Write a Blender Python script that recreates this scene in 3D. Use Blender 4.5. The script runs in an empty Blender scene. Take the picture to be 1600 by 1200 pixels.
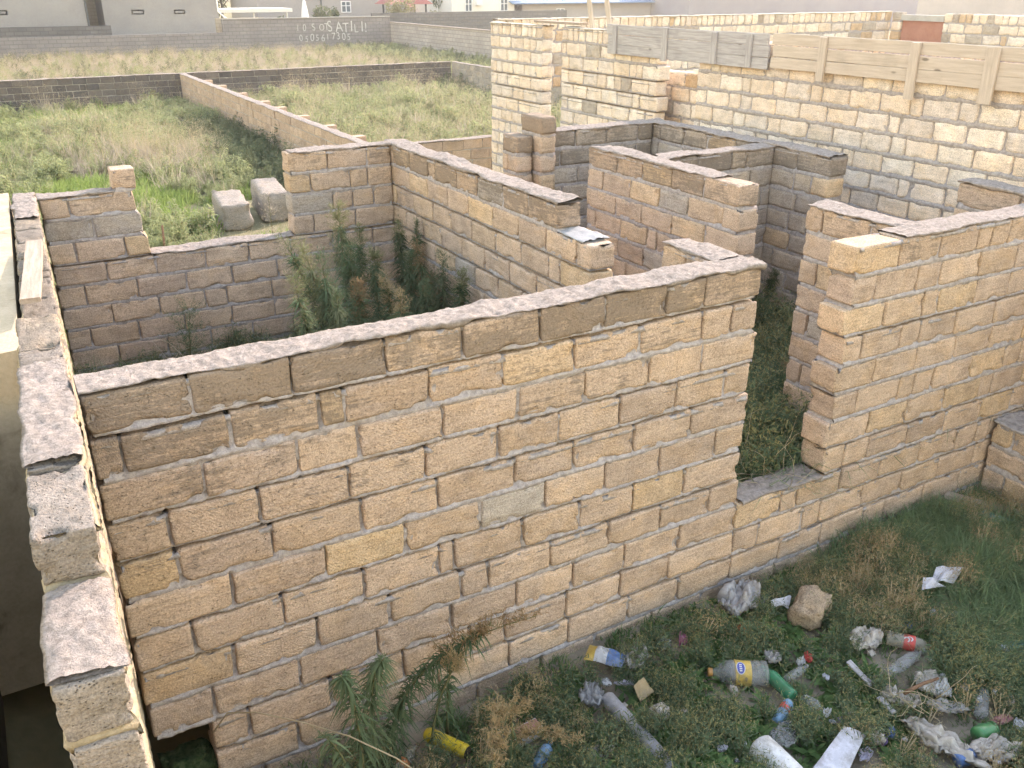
import bpy, math, random
import numpy as np
from mathutils import Vector, Matrix, Euler

# ---------------------------------------------------------------- camera, sky, sun, exposure
sc = bpy.context.scene
COL = sc.collection
CAM_Z = 3.75
cam_data = bpy.data.cameras.new('camera')
cam_data.sensor_width = 36.0
cam_data.lens = 36.0 * 1410 / 1600
cam_data.clip_start = 0.05
cam_data.clip_end = 600
cam = bpy.data.objects.new('camera', cam_data)
cam.location = (0, 0, CAM_Z)
PITCH = math.atan2(625, 1410)
YAW = math.radians(29.74)
cam.rotation_euler = (math.pi / 2 - PITCH, 0, -YAW)
COL.objects.link(cam)
sc.camera = cam

SUN_EL, SUN_AZ = math.radians(29), math.radians(27)      # azimuth counted from +X towards +Y
sun_dir = Vector((math.cos(SUN_EL) * math.cos(SUN_AZ), math.cos(SUN_EL) * math.sin(SUN_AZ), math.sin(SUN_EL)))
world = bpy.data.worlds.new('World')
sc.world = world
world.use_nodes = True
wn = world.node_tree
sky = wn.nodes.new('ShaderNodeTexSky')
sky.sky_type = 'NISHITA'
sky.sun_disc = False
sky.sun_elevation = SUN_EL
sky.sun_rotation = math.atan2(sun_dir.x, sun_dir.y)
sky.air_density = 2.3
sky.dust_density = 0.6
sky.ozone_density = 1.0
bg = wn.nodes['Background']
wn.links.new(sky.outputs[0], bg.inputs[0])
bg.inputs[1].default_value = 0.15
sun_data = bpy.data.lights.new('sun', 'SUN')
sun_data.energy = 2.0
sun_data.angle = math.radians(0.8)
sun_data.color = (1.0, 0.93, 0.82)
sun = bpy.data.objects.new('sun', sun_data)
sun.rotation_euler = sun_dir.to_track_quat('Z', 'Y').to_euler()
sun.location = (30, 15, 30)
COL.objects.link(sun)
sc.view_settings.view_transform = 'Standard'
sc.view_settings.look = 'None'
sc.view_settings.gamma = 1
sc.view_settings.use_curve_mapping = False
sc.view_settings.exposure = 2.02
sc.view_settings.use_white_balance = True          # the phone balanced for open shade
sc.view_settings.white_balance_temperature = 7100
sc.view_settings.white_balance_tint = 25
sc.render.engine = 'CYCLES'
sc.cycles.use_denoising = True
sc.cycles.max_bounces = 5
sc.cycles.diffuse_bounces = 3
sc.cycles.use_adaptive_sampling = True
sc.cycles.adaptive_threshold = 0.035
sc.cycles.transparent_max_bounces = 8
sc.cycles.caustics_reflective = False
sc.cycles.caustics_refractive = False

# ---------------------------------------------------------------- helpers
rng = random.Random(7)
nrg = np.random.default_rng(11)
T = 2.285                      # top of the low house walls
CH = 0.2                       # course height

def tag(o, label=None, cat=None, group=None, kind=None):
    if label: o['label'] = label
    if cat: o['category'] = cat
    if group: o['group'] = group
    if kind: o['kind'] = kind
    return o

def empty(name, loc=(0, 0, 0), rz=0.0):
    o = bpy.data.objects.new(name, None)
    o.location = loc
    o.rotation_euler = (0, 0, rz)
    o.empty_display_size = 0.2
    COL.objects.link(o)
    return o

def mesh(name, V, F, mats=None, smooth=False, mi=None):
    me = bpy.data.meshes.new(name)
    if isinstance(V, np.ndarray):
        V = V.reshape(-1, 3)
        n = len(V)
        me.vertices.add(n)
        me.vertices.foreach_set('co', V.astype(np.float32).ravel())
        F = np.asarray(F, dtype=np.int32)
        m, k = F.shape
        me.loops.add(m * k)
        me.loops.foreach_set('vertex_index', F.ravel())
        me.polygons.add(m)
        me.polygons.foreach_set('loop_start', np.arange(0, m * k, k, dtype=np.int32))
        me.polygons.foreach_set('loop_total', np.full(m, k, dtype=np.int32))
        me.update(calc_edges=True)
    else:
        me.from_pydata([tuple(v) for v in V], [], F)
    for mt in (mats if isinstance(mats, (list, tuple)) else [mats] if mats else []):
        me.materials.append(mt)
    if mi is not None:
        me.polygons.foreach_set('material_index', np.asarray(mi, dtype=np.int32))
    if smooth:
        me.polygons.foreach_set('use_smooth', np.ones(len(me.polygons), dtype=bool))
    me.validate()
    me.update()
    return me

def obj(name, me, parent=None, loc=(0, 0, 0), rot=(0, 0, 0), scale=(1, 1, 1)):
    o = bpy.data.objects.new(name, me)
    o.location = loc
    o.rotation_euler = rot
    o.scale = scale
    if parent is not None:
        o.parent = parent
    COL.objects.link(o)
    return o

class MB:
    """collects plain pieces for one mesh"""
    def __init__(s): s.V = []; s.F = []; s.M = []
    def add(s, V, F, m=0):
        b = len(s.V)
        s.V += [tuple(v) for v in V]
        s.F += [tuple(i + b for i in f) for f in F]
        s.M += [m] * len(F)
    def box(s, x0, x1, y0, y1, z0, z1, m=0):
        s.add([(x0, y0, z0), (x1, y0, z0), (x1, y1, z0), (x0, y1, z0), (x0, y0, z1), (x1, y0, z1), (x1, y1, z1), (x0, y1, z1)],
              [(0, 3, 2, 1), (4, 5, 6, 7), (0, 1, 5, 4), (1, 2, 6, 5), (2, 3, 7, 6), (3, 0, 4, 7)], m)
    def tube(s, pts, rads, n=8, m=0, cap=True):
        pts = [Vector(p) for p in pts]
        rings = []
        up = Vector((0, 0, 1))
        for i, p in enumerate(pts):
            d = (pts[min(i + 1, len(pts) - 1)] - pts[max(i - 1, 0)]).normalized()
            a = d.cross(up)
            if a.length < 1e-3: a = d.cross(Vector((1, 0, 0)))
            a.normalize(); b = d.cross(a)
            r = rads[i] if hasattr(rads, '__len__') else rads
            rings.append([p + (a * math.cos(2 * math.pi * k / n) + b * math.sin(2 * math.pi * k / n)) * r for k in range(n)])
        V = [v for r in rings for v in r]
        F = []
        for i in range(len(pts) - 1):
            for k in range(n):
                F.append((i * n + k, i * n + (k + 1) % n, (i + 1) * n + (k + 1) % n, (i + 1) * n + k))
        if cap:
            F.append(tuple(range(n - 1, -1, -1)))
            F.append(tuple((len(pts) - 1) * n + k for k in range(n)))
        s.add(V, F, m)
    def lathe(s, prof, n=20, m=0):
        """prof: (r, z) pairs, axis +Z"""
        V = []; F = []
        for r, z in prof:
            for k in range(n):
                a = 2 * math.pi * k / n
                V.append((r * math.cos(a), r * math.sin(a), z))
        for i in range(len(prof) - 1):
            for k in range(n):
                F.append((i * n + k, i * n + (k + 1) % n, (i + 1) * n + (k + 1) % n, (i + 1) * n + k))
        F.append(tuple(range(n - 1, -1, -1)))
        F.append(tuple((len(prof) - 1) * n + k for k in range(n)))
        s.add(V, F, m)
    def build(s, name, mats, parent=None, smooth=False, **kw):
        me = mesh(name, s.V, s.F, mats, smooth, s.M)
        return obj(name, me, parent, **kw)

# ---- value noise (numpy)
def _h(ix, iy, iz, seed):
    n = (ix.astype(np.int64) * 374761393 + iy.astype(np.int64) * 668265263 + iz.astype(np.int64) * 2147483647 + seed * 1274126177) & 0xffffffff
    n = ((n ^ (n >> 13)) * 1274126177) & 0xffffffff
    n = (n ^ (n >> 16)) & 0xffffffff
    return n / 4294967295.0

def vnoise(P, seed=0):
    P = np.asarray(P, float)
    i = np.floor(P); fr = P - i
    w = fr * fr * (3 - 2 * fr)
    ix, iy, iz = i[..., 0], i[..., 1], i[..., 2]
    out = 0
    for dx in (0, 1):
        for dy in (0, 1):
            for dz in (0, 1):
                k = (w[..., 0] if dx else 1 - w[..., 0]) * (w[..., 1] if dy else 1 - w[..., 1]) * (w[..., 2] if dz else 1 - w[..., 2])
                out = out + k * _h(ix + dx, iy + dy, iz + dz, seed)
    return out * 2 - 1

def fbm(P, oct=4, seed=0, gain=0.5):
    P = np.asarray(P, float)
    a, t, s = 1.0, 0.0, 0
    for o in range(oct):
        s = s + a * vnoise(P * 2 ** o, seed + o * 17)
        t += a
        a *= gain
    return s / t * 1.4

def v3(a, b, c=0.0):
    a, b, c = np.broadcast_arrays(a, b, c)
    return np.stack([a, b, c], -1)

# ---- ground picks: a point of the photograph brought to a height in the place
_fw = np.array([math.sin(YAW) * math.cos(PITCH), math.cos(YAW) * math.cos(PITCH), -math.sin(PITCH)])
_rt = np.array([math.cos(YAW), -math.sin(YAW), 0])
_up = np.cross(_rt, _fw)
def at(px, py, z=0.0):
    r = _rt * (px - 800) / 1410 - _up * (py - 600) / 1410 + _fw
    t = (z - CAM_Z) / r[2]
    return Vector((r[0] * t, r[1] * t, z))

# ---------------------------------------------------------------- materials
def new_mat(name):
    m = bpy.data.materials.new(name)
    m.use_nodes = True
    nt = m.node_tree
    b = nt.nodes['Principled BSDF']
    b.inputs['Specular IOR Level'].default_value = 0.06
    b.inputs['Roughness'].default_value = 0.9
    return m, nt, b

class NT:
    def __init__(s, nt): s.nt = nt
    def n(s, t, **kw):
        x = s.nt.nodes.new(t)
        for k, v in kw.items(): setattr(x, k, v)
        return x
    def l(s, a, b): s.nt.links.new(a, b)
    def put(s, sock, v):
        if hasattr(v, 'links') or hasattr(v, 'is_linked'): s.l(v, sock)
        else: sock.default_value = v
    def math(s, op, a, b=0.0, c=None, clamp=False):
        x = s.n('ShaderNodeMath', operation=op, use_clamp=clamp)
        s.put(x.inputs[0], a); s.put(x.inputs[1], b)
        if c is not None: s.put(x.inputs[2], c)
        return x.outputs[0]
    def mix(s, f, a, b, mode='MIX'):
        x = s.n('ShaderNodeMix', data_type='RGBA', blend_type=mode)
        s.put(x.inputs[0], f)
        s.put(x.inputs[6], a if not isinstance(a, tuple) else (*a, 1)[:4])
        s.put(x.inputs[7], b if not isinstance(b, tuple) else (*b, 1)[:4])
        return x.outputs[2]
    def noise(s, vec, scale, detail=4, rough=0.55, dist=0.0):
        x = s.n('ShaderNodeTexNoise')
        if vec is not None: s.l(vec, x.inputs['Vector'])
        x.inputs['Scale'].default_value = scale
        x.inputs['Detail'].default_value = detail
        x.inputs['Roughness'].default_value = rough
        x.inputs['Distortion'].default_value = dist
        return x.outputs[0]
    def ramp(s, f, lo, hi, a=0.0, b=1.0):
        x = s.n('ShaderNodeMapRange', interpolation_type='SMOOTHSTEP')
        s.put(x.inputs[0], f)
        x.inputs[1].default_value = lo; x.inputs[2].default_value = hi
        x.inputs[3].default_value = a; x.inputs[4].default_value = b
        return x.outputs[0]
    def mapping(s, vec, scale=(1, 1, 1), rot=(0, 0, 0)):
        x = s.n('ShaderNodeMapping')
        s.l(vec, x.inputs[0])
        x.inputs['Scale'].default_value = scale
        x.inputs['Rotation'].default_value = rot
        return x.outputs[0]
    def bump(s, h, strength, dist, prev=None):
        x = s.n('ShaderNodeBump')
        s.l(h, x.inputs['Height'])
        x.inputs['Strength'].default_value = strength
        x.inputs['Distance'].default_value = dist
        if prev is not None: s.l(prev, x.inputs['Normal'])
        return x.outputs[0]

def stone_material(name, grain=1.0):
    """sawn shell limestone: tint from the block's own colour, weathering amount from its alpha"""
    m, nt, b = new_mat(name)
    g = NT(nt)
    oi = g.n('ShaderNodeObjectInfo')
    tc = g.n('ShaderNodeTexCoord')
    off = g.n('ShaderNodeVectorMath', operation='SCALE')
    off.inputs[0].default_value = (37.0, 71.0, 13.0)
    g.l(oi.outputs['Random'], off.inputs['Scale'])
    add = g.n('ShaderNodeVectorMath', operation='ADD')
    g.l(tc.outputs['Object'], add.inputs[0]); g.l(off.outputs[0], add.inputs[1])
    vec = add.outputs[0]
    big = g.noise(vec, 7, 3, 0.6)
    fine = g.noise(vec, 100, 3, 0.8)
    mid = g.noise(vec, 34, 3, 0.65)
    strata = g.noise(g.mapping(vec, (3, 3, 34), (0.05, 0.08, 0)), 1.6, 3, 0.65, 0.6)
    pits = g.n('ShaderNodeTexVoronoi'); g.l(g.mapping(vec, (1, 1, 1.5)), pits.inputs['Vector']); pits.inputs['Scale'].default_value = 75
    pit = g.ramp(pits.outputs['Distance'], 0.10, 0.34, 1, 0)
    pit = g.math('MULTIPLY', pit, g.ramp(mid, 0.42, 0.62))
    wav = g.n('ShaderNodeTexWave'); wav.wave_type = 'BANDS'; wav.bands_direction = 'X'
    g.l(g.mapping(vec, (1, 1, 1), (0.0, 0.9, 0.25)), wav.inputs['Vector'])
    wav.inputs['Scale'].default_value = 19; wav.inputs['Distortion'].default_value = 6.0
    wav.inputs['Detail'].default_value = 1; wav.inputs['Detail Scale'].default_value = 2
    saw_on = g.math('MULTIPLY', g.ramp(oi.outputs['Random'], 0.35, 0.6), g.ramp(big, 0.35, 0.6))
    saw = g.math('MULTIPLY', wav.outputs[0], saw_on)
    val = g.math('ADD', g.ramp(big, 0.2, 0.8, 0.80, 1.15), g.ramp(fine, 0.25, 0.75, -0.34, 0.34))
    val = g.math('ADD', val, g.ramp(strata, 0.25, 0.75, -0.10, 0.10))
    val = g.math('SUBTRACT', val, g.math('MULTIPLY', pit, 0.5))
    val = g.math('SUBTRACT', val, g.math('MULTIPLY', saw, 0.035))
    sca = g.n('ShaderNodeVectorMath', operation='SCALE')
    g.l(oi.outputs['Color'], sca.inputs[0]); g.l(val, sca.inputs['Scale'])
    c = sca.outputs[0]
    c = g.mix(g.ramp(g.noise(vec, 4.5, 2, 0.5, 0.8), 0.48, 0.66, 0, 0.35), c, g.mix(1.0, c, (1.06, 0.97, 0.80), 'MULTIPLY'))
    c = g.mix(g.ramp(g.noise(vec, 3.1, 2, 0.5, 1.2), 0.56, 0.72, 0, 0.3), c, g.mix(1.0, c, (0.90, 0.92, 0.97), 'MULTIPLY'))
    # lichen and soot on weathered blocks: blotches of their own, streaked along the bedding
    w = g.math('ADD', g.math('MULTIPLY', strata, 0.6), g.math('MULTIPLY', big, 0.55))
    w = g.math('ADD', w, g.math('MULTIPLY', mid, 0.25))
    thr = g.math('SUBTRACT', 0.98, g.math('MULTIPLY', oi.outputs['Alpha'], 0.48))
    wf = g.math('MULTIPLY', g.ramp(g.math('SUBTRACT', w, thr), -0.05, 0.14), 0.68)
    c = g.mix(wf, c, (0.14, 0.118, 0.098))
    g.l(c, b.inputs['Base Color'])
    h = g.math('ADD', g.math('MULTIPLY', mid, 0.9), g.math('MULTIPLY', fine, 0.5))
    h = g.math('SUBTRACT', h, g.math('MULTIPLY', pit, 1.0))
    h = g.math('ADD', h, g.math('MULTIPLY', saw, 0.24))
    h = g.math('ADD', h, g.math('MULTIPLY', strata, 0.7))
    g.l(g.bump(h, 0.85 * grain, 0.008), b.inputs['Normal'])
    b.inputs['Roughness'].default_value = 0.95
    return m

def mottled(name, ca, cb, scale=6, fine=60, bump=0.5, dist=0.01, rough=0.92, coord='Object', cc=None):
    m, nt, b = new_mat(name)
    g = NT(nt)
    tc = g.n('ShaderNodeTexCoord')
    oi = g.n('ShaderNodeObjectInfo')
    off = g.n('ShaderNodeVectorMath', operation='SCALE'); off.inputs[0].default_value = (17.0, 31.0, 53.0)
    g.l(oi.outputs['Random'], off.inputs['Scale'])
    add = g.n('ShaderNodeVectorMath', operation='ADD')
    g.l(tc.outputs[coord], add.inputs[0]); g.l(off.outputs[0], add.inputs[1])
    vec = add.outputs[0]
    n1 = g.noise(vec, scale, 6, 0.6)
    n2 = g.noise(vec, fine, 4, 0.65)
    f = g.math('ADD', g.math('MULTIPLY', n1, 0.65), g.math('MULTIPLY', n2, 0.35))
    c = g.mix(g.ramp(f, 0.3, 0.7), ca, cb)
    if cc:
        n3 = g.noise(vec, scale * 0.45, 5, 0.65, 0.5)
        c = g.mix(g.ramp(n3, 0.55, 0.7, 0, 0.85), c, cc)
    g.l(c, b.inputs['Base Color'])
    if bump:
        g.l(g.bump(f, bump, dist), b.inputs['Normal'])
    b.inputs['Roughness'].default_value = rough
    return m

M = {}
M['stone'] = stone_material('shell_limestone')
M['stone_far'] = stone_material('shell_limestone_distant', 0.5)
M['mortar'] = mottled('grey_mortar', (0.25, 0.228, 0.225), (0.50, 0.455, 0.44), 34, 150, 0.9, 0.012)
M['cap'] = mottled('weathered_mortar', (0.21, 0.18, 0.16), (0.43, 0.37, 0.33), 34, 170, 1.0, 0.022, cc=(0.23, 0.195, 0.17))
M['mortar_far'] = mottled('distant_mortar', (0.30, 0.28, 0.255), (0.42, 0.39, 0.35), 8, 40, 0.3, 0.01)
M['mortar_tan'] = mottled('tan_mortar', (0.30, 0.25, 0.175), (0.44, 0.37, 0.265), 24, 130, 0.9, 0.012)
M['cap_cream'] = mottled('cream_mortar', (0.42, 0.37, 0.31), (0.58, 0.52, 0.44), 20, 90, 0.8, 0.012)

# ---------------------------------------------------------------- stone blocks
def block_mesh(name, L, W, H, step, r, amp, seed, chips=1.0, mat='stone'):
    nx, ny, nz = max(2, round(L / step)), max(2, round(W / step)), max(2, round(H / step))
    idx = {}
    V = []
    F = []
    def vid(i, j, k):
        q = (i, j, k)
        if q not in idx:
            idx[q] = len(V)
            V.append((i / nx * 2 - 1, j / ny * 2 - 1, k / nz * 2 - 1))
        return idx[q]
    for i in range(nx):
        for j in range(ny):
            F.append((vid(i, j, 0), vid(i, j + 1, 0), vid(i + 1, j + 1, 0), vid(i + 1, j, 0)))
            F.append((vid(i, j, nz), vid(i + 1, j, nz), vid(i + 1, j + 1, nz), vid(i, j + 1, nz)))
    for i in range(nx):
        for k in range(nz):
            F.append((vid(i, 0, k), vid(i + 1, 0, k), vid(i + 1, 0, k + 1), vid(i, 0, k + 1)))
            F.append((vid(i, ny, k), vid(i, ny, k + 1), vid(i + 1, ny, k + 1), vid(i + 1, ny, k)))
    for j in range(ny):
        for k in range(nz):
            F.append((vid(0, j, k), vid(0, j, k + 1), vid(0, j + 1, k + 1), vid(0, j + 1, k)))
            F.append((vid(nx, j, k), vid(nx, j + 1, k), vid(nx, j + 1, k + 1), vid(nx, j, k + 1)))
    S = np.array([L, W, H]) / 2
    U = np.array(V)
    # crowd the grid lines towards the edges so that the arris is round, not faceted
    U = np.sign(U) * (1 - (1 - np.abs(U)) ** 1.25)
    P = U * S
    rn = r * (1 + 0.75 * fbm(P * 9 + seed * 5.3, 2, seed)[:, None])
    rn = np.clip(rn, 0.003, min(S) * 0.8)
    inner = np.clip(P, -(S - rn), S - rn)
    d = P - inner
    ln = np.linalg.norm(d, axis=1, keepdims=True)
    P = np.where(ln > 1e-6, inner + d / np.maximum(ln, 1e-6) * rn, P)
    edge = (np.abs(U) > 0.80).sum(1) >= 2
    nrm = d / np.maximum(ln, 1e-6)
    flat = ln[:, 0] < 1e-6
    ax = np.argmax(np.abs(U), 1)
    nn = np.zeros_like(P); nn[np.arange(len(P)), ax] = np.sign(U[np.arange(len(P)), ax])
    nrm = np.where(flat[:, None], nn, nrm)
    nz1 = fbm(P * 11 + seed * 3.1, 3, seed + 5)
    nz2 = fbm(P * 45 + seed * 1.7, 2, seed + 9)
    P = P + nrm * (amp * (nz1 + 0.5 * nz2))[:, None]
    ch = fbm(P * 13 + seed * 7.7, 2, seed + 21)
    cut = np.clip(ch - 0.28, 0, 1) * 0.055 * chips * np.where(edge, 1.0, 0.12)
    P = P - nrm * cut[:, None]
    # one cut face slightly out of square
    rr = random.Random(seed)
    P[:, 0] += P[:, 2] * rr.uniform(-0.05, 0.05)
    P[:, 2] += P[:, 0] * rr.uniform(-0.018, 0.018)
    return mesh(name, P, np.array(F), M[mat], True)

VAR = {}
def variants(key, n, **kw):
    VAR[key] = [block_mesh('stone_block', seed=101 + 13 * i + len(VAR) * 997, **kw) for i in range(n)]
variants('near_long', 10, L=0.40, W=0.2, H=0.185, step=0.02, r=0.009, amp=0.0035, chips=0.9)
variants('near_short', 6, L=0.20, W=0.2, H=0.185, step=0.02, r=0.009, amp=0.0035, chips=0.9)
variants('hero_long', 5, L=0.40, W=0.2, H=0.185, step=0.0125, r=0.012, amp=0.007, chips=1.2)
variants('hero_short', 3, L=0.20, W=0.2, H=0.185, step=0.0125, r=0.012, amp=0.007, chips=1.2)
variants('mid_long', 6, L=0.40, W=0.2, H=0.185, step=0.04, r=0.011, amp=0.004, chips=0.8)
variants('mid_short', 4, L=0.20, W=0.2, H=0.185, step=0.04, r=0.011, amp=0.004, chips=0.8)
variants('tall_long', 6, L=0.40, W=0.2, H=0.185, step=0.033, r=0.020, amp=0.005, chips=0.9)
variants('tall_short', 4, L=0.20, W=0.2, H=0.185, step=0.033, r=0.018, amp=0.005, chips=0.9)
def chamfer_block(L, W, H, c, seed):
    r = random.Random(seed)
    a, b_, h = L / 2, W / 2, H / 2
    V = []; F = []
    for z, e in ((-h, c), (-h + c, 0), (h - c, 0), (h, c)):
        for x, y in ((-a + e, -b_ + e), (a - e, -b_ + e), (a - e, b_ - e), (-a + e, b_ - e)):
            V.append((x + r.uniform(-0.004, 0.004), y + r.uniform(-0.004, 0.004), z + r.uniform(-0.004, 0.004)))
    for k in range(3):
        for i in range(4):
            F.append((k * 4 + i, k * 4 + (i + 1) % 4, k * 4 + 4 + (i + 1) % 4, k * 4 + 4 + i))
    F += [(3, 2, 1, 0), (12, 13, 14, 15)]
    return mesh('stone_block', V, F, M['stone_far'])
VAR['far_long'] = [chamfer_block(0.40, 0.2, 0.185, 0.008, 31 + i) for i in range(4)]
VAR['far_short'] = [chamfer_block(0.20, 0.2, 0.185, 0.008, 41 + i) for i in range(3)]

TAN = [(0.49, 0.370, 0.285), (0.51, 0.385, 0.295), (0.465, 0.355, 0.28), (0.50, 0.375, 0.28), (0.53, 0.40, 0.305)]
YEL = [(0.54, 0.40, 0.275), (0.56, 0.415, 0.29)]
GREY = [(0.41, 0.355, 0.31), (0.44, 0.385, 0.335)]
CREAM = [(0.74, 0.625, 0.53), (0.75, 0.65, 0.56), (0.72, 0.60, 0.50), (0.72, 0.595, 0.485), (0.66, 0.58, 0.52), (0.76, 0.675, 0.595)]
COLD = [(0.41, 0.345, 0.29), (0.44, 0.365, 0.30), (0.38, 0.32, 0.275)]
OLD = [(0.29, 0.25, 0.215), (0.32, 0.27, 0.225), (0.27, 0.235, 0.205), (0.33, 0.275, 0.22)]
DULL = [(0.115, 0.102, 0.102), (0.13, 0.115, 0.112), (0.10, 0.092, 0.094), (0.155, 0.135, 0.125)]
def tint(pal, yel=0.07, grey=0.03):
    q = rng.random()
    c = rng.choice(YEL) if q < yel else rng.choice(GREY) if q < yel + grey else rng.choice(pal)
    s = rng.uniform(0.93, 1.07)
    return tuple(x * s for x in c)

def bond(u0, u1, k, L=0.42, cut=0.12, r=None):
    """running bond joints between u0 and u1 for course k"""
    r = r or rng
    J = [u0]
    u = u0 + (L if (k % 2 == 0) else L * 0.5) + r.uniform(-0.03, 0.03)
    while u < u1 - 0.11:
        J.append(u)
        st = L * r.uniform(0.94, 1.06)
        if r.random() < cut: st = L * r.uniform(0.35, 0.6)
        u += st
    if len(J) > 1 and u1 - J[-1] < 0.1: J.pop()
    J.append(u1)
    return J

def cell_list(courses):
    cells = []
    for c in courses:
        J = c['j']
        for a, b_ in zip(J[:-1], J[1:]):
            cells.append((a, b_, c['z0'], c['z1'], c))
    return cells

def seg(root, ox, oy, ang, t, courses, kind='near', pal=TAN, weather=None, yel=0.07, grey=0.03, gap=0.014, bed=0.027, jit=0.004, skip=(), name='stone_block'):
    """blocks of one straight run of wall; local u along ang, v to its left, v in 0..t"""
    ca, sa = math.cos(ang), math.sin(ang)
    for ci, c in enumerate(courses):
        J = c['j']
        for bi, (a, b_) in enumerate(zip(J[:-1], J[1:])):
            if (ci, bi) in skip: continue
            L = b_ - a - gap * rng.uniform(0.5, 1.5)
            H = c['z1'] - c['z0'] - bed * rng.uniform(0.75, 1.25)
            short = L < 0.27
            me = rng.choice(VAR[kind + ('_short' if short else '_long')])
            u = (a + b_) / 2 + rng.uniform(-0.002, 0.002)
            v = t / 2 + rng.uniform(-jit, jit)
            flip = rng.random() < 0.5
            o = bpy.data.objects.new(name, me)
            o.parent = root
            o.location = (ox + ca * u - sa * v, oy + sa * u + ca * v, (c['z0'] + c['z1']) / 2)
            o.rotation_euler = (rng.uniform(-0.012, 0.012), rng.uniform(-0.008, 0.008), ang + rng.uniform(-0.010, 0.010) + (math.pi if flip else 0))
            o.scale = (L / (0.20 if short else 0.40), t / 0.2, H / 0.185)
            w = weather(ci, c, (a + b_) / 2) if weather else 0.2
            o.color = (*c.get('tint', {}).get(bi, tint(c.get('pal', pal), yel, grey)), max(0.0, min(1.0, w + rng.uniform(-0.12, 0.12))))
            COL.objects.link(o)

def smoothstep(a, b, x):
    t = np.clip((x - a) / (b - a), 0, 1)
    return t * t * (3 - 2 * t)

def mortar(root, ox, oy, ang, t, courses, res=0.03, seed=1, proud=1.0, name='mortar', mat='mortar'):
    """mortar body of a run of wall: slightly behind the block faces, squeezed out along the beds, deep in the head joints"""
    cells = cell_list(courses)
    u0 = min(c[0] for c in cells); u1 = max(c[1] for c in cells)
    z0 = min(c[2] for c in cells); z1 = max(c[3] for c in cells)
    nu, nz = max(2, int((u1 - u0) / res)), max(2, int((z1 - z0) / res))
    us, zs = np.linspace(u0, u1, nu + 1), np.linspace(z0, z1, nz + 1)
    UU, ZZ = np.meshgrid(us, zs, indexing='ij')
    uc, zc = (us[:-1] + us[1:]) / 2, (zs[:-1] + zs[1:]) / 2
    mask = np.zeros((nu, nz), bool)
    dh = np.full(UU.shape, 9.0); db = np.full(UU.shape, 9.0)
    for c in courses:
        J = c['j']
        iu = (uc > J[0] + 0.010) & (uc < J[-1] - 0.010)
        iz = (zc > c['z0'] - 1e-4) & (zc < c['z1'] - 0.006)
        mask |= iu[:, None] & iz[None, :]
        zz = (zs >= c['z0'] - 0.001) & (zs <= c['z1'] + 0.001)
        for j in J[1:-1]:
            dh[:, zz] = np.minimum(dh[:, zz], np.abs(us - j)[:, None])
        for zb in (c['z0'], c['z1']):
            db = np.minimum(db, np.abs(ZZ - zb))
    def face(sd):
        P = v3(UU * 7, ZZ * 11, sd * 1.3)
        n1 = fbm(P, 4, seed + sd); n2 = fbm(v3(UU * 38, ZZ * 38, sd), 3, seed + sd + 40)
        rec = 0.016 + 0 * UU
        wb = np.exp(-(db / 0.021) ** 2)
        wh = np.exp(-(dh / 0.012) ** 2)
        rec = rec - wb * proud * (0.017 + 0.015 * n1 + 0.008 * n2)
        n3 = fbm(v3(UU * 5, ZZ * 5, sd + 7.7), 2, seed + sd + 80)
        rec = rec + wh * (1 - 0.5 * wb) * np.where(n3 > 0.30, -0.006, 0.022)
        rec = rec + 0.002 * n2
        return np.clip(rec, -0.010, 0.05)
    # keep the mortar behind exposed tops and ends
    pm = np.pad(mask, 1)
    below = pm[:-1, :-1] | pm[1:, :-1]; above = pm[:-1, 1:] | pm[1:, 1:]
    lft = pm[:-1, :-1] | pm[:-1, 1:]; rgt = pm[1:, :-1] | pm[1:, 1:]
    ZZ = ZZ - 0.042 * (below & ~above)
    UU = UU + 0.022 * (rgt & ~lft) - 0.022 * (lft & ~rgt)
    ca, sa = math.cos(ang), math.sin(ang)
    def world_pts(v):
        return np.stack([ox + ca * UU - sa * v, oy + sa * UU + ca * v, ZZ], -1)
    A = world_pts(face(0)); B = world_pts(t - face(1))
    n = (nu + 1) * (nz + 1)
    I = np.arange(n).reshape(nu + 1, nz + 1)
    q = np.stack([I[:-1, :-1], I[1:, :-1], I[1:, 1:], I[:-1, 1:]], -1)
    Fa = q[mask]; Fb = q[mask][:, ::-1] + n
    side = []
    mp = np.pad(mask, 1)
    core = mp[1:-1, 1:-1]
    for (dx, dz, c1, c2) in ((-1, 0, 0, 3), (1, 0, 2, 1), (0, -1, 1, 0), (0, 1, 3, 2)):
        nb = mp[1 + dx:nu + 1 + dx, 1 + dz:nz + 1 + dz]
        e = q[core & ~nb]
        side.append(np.stack([e[:, c1], e[:, c2], e[:, c2] + n, e[:, c1] + n], -1))
    F = np.concatenate([Fa, Fb] + side)
    V = np.concatenate([A.reshape(-1, 3), B.reshape(-1, 3)])
    used = np.unique(F)
    re = np.full(len(V), -1); re[used] = np.arange(len(used))
    return obj(name, mesh(name, V[used], re[F], M[mat], True), root)

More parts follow.
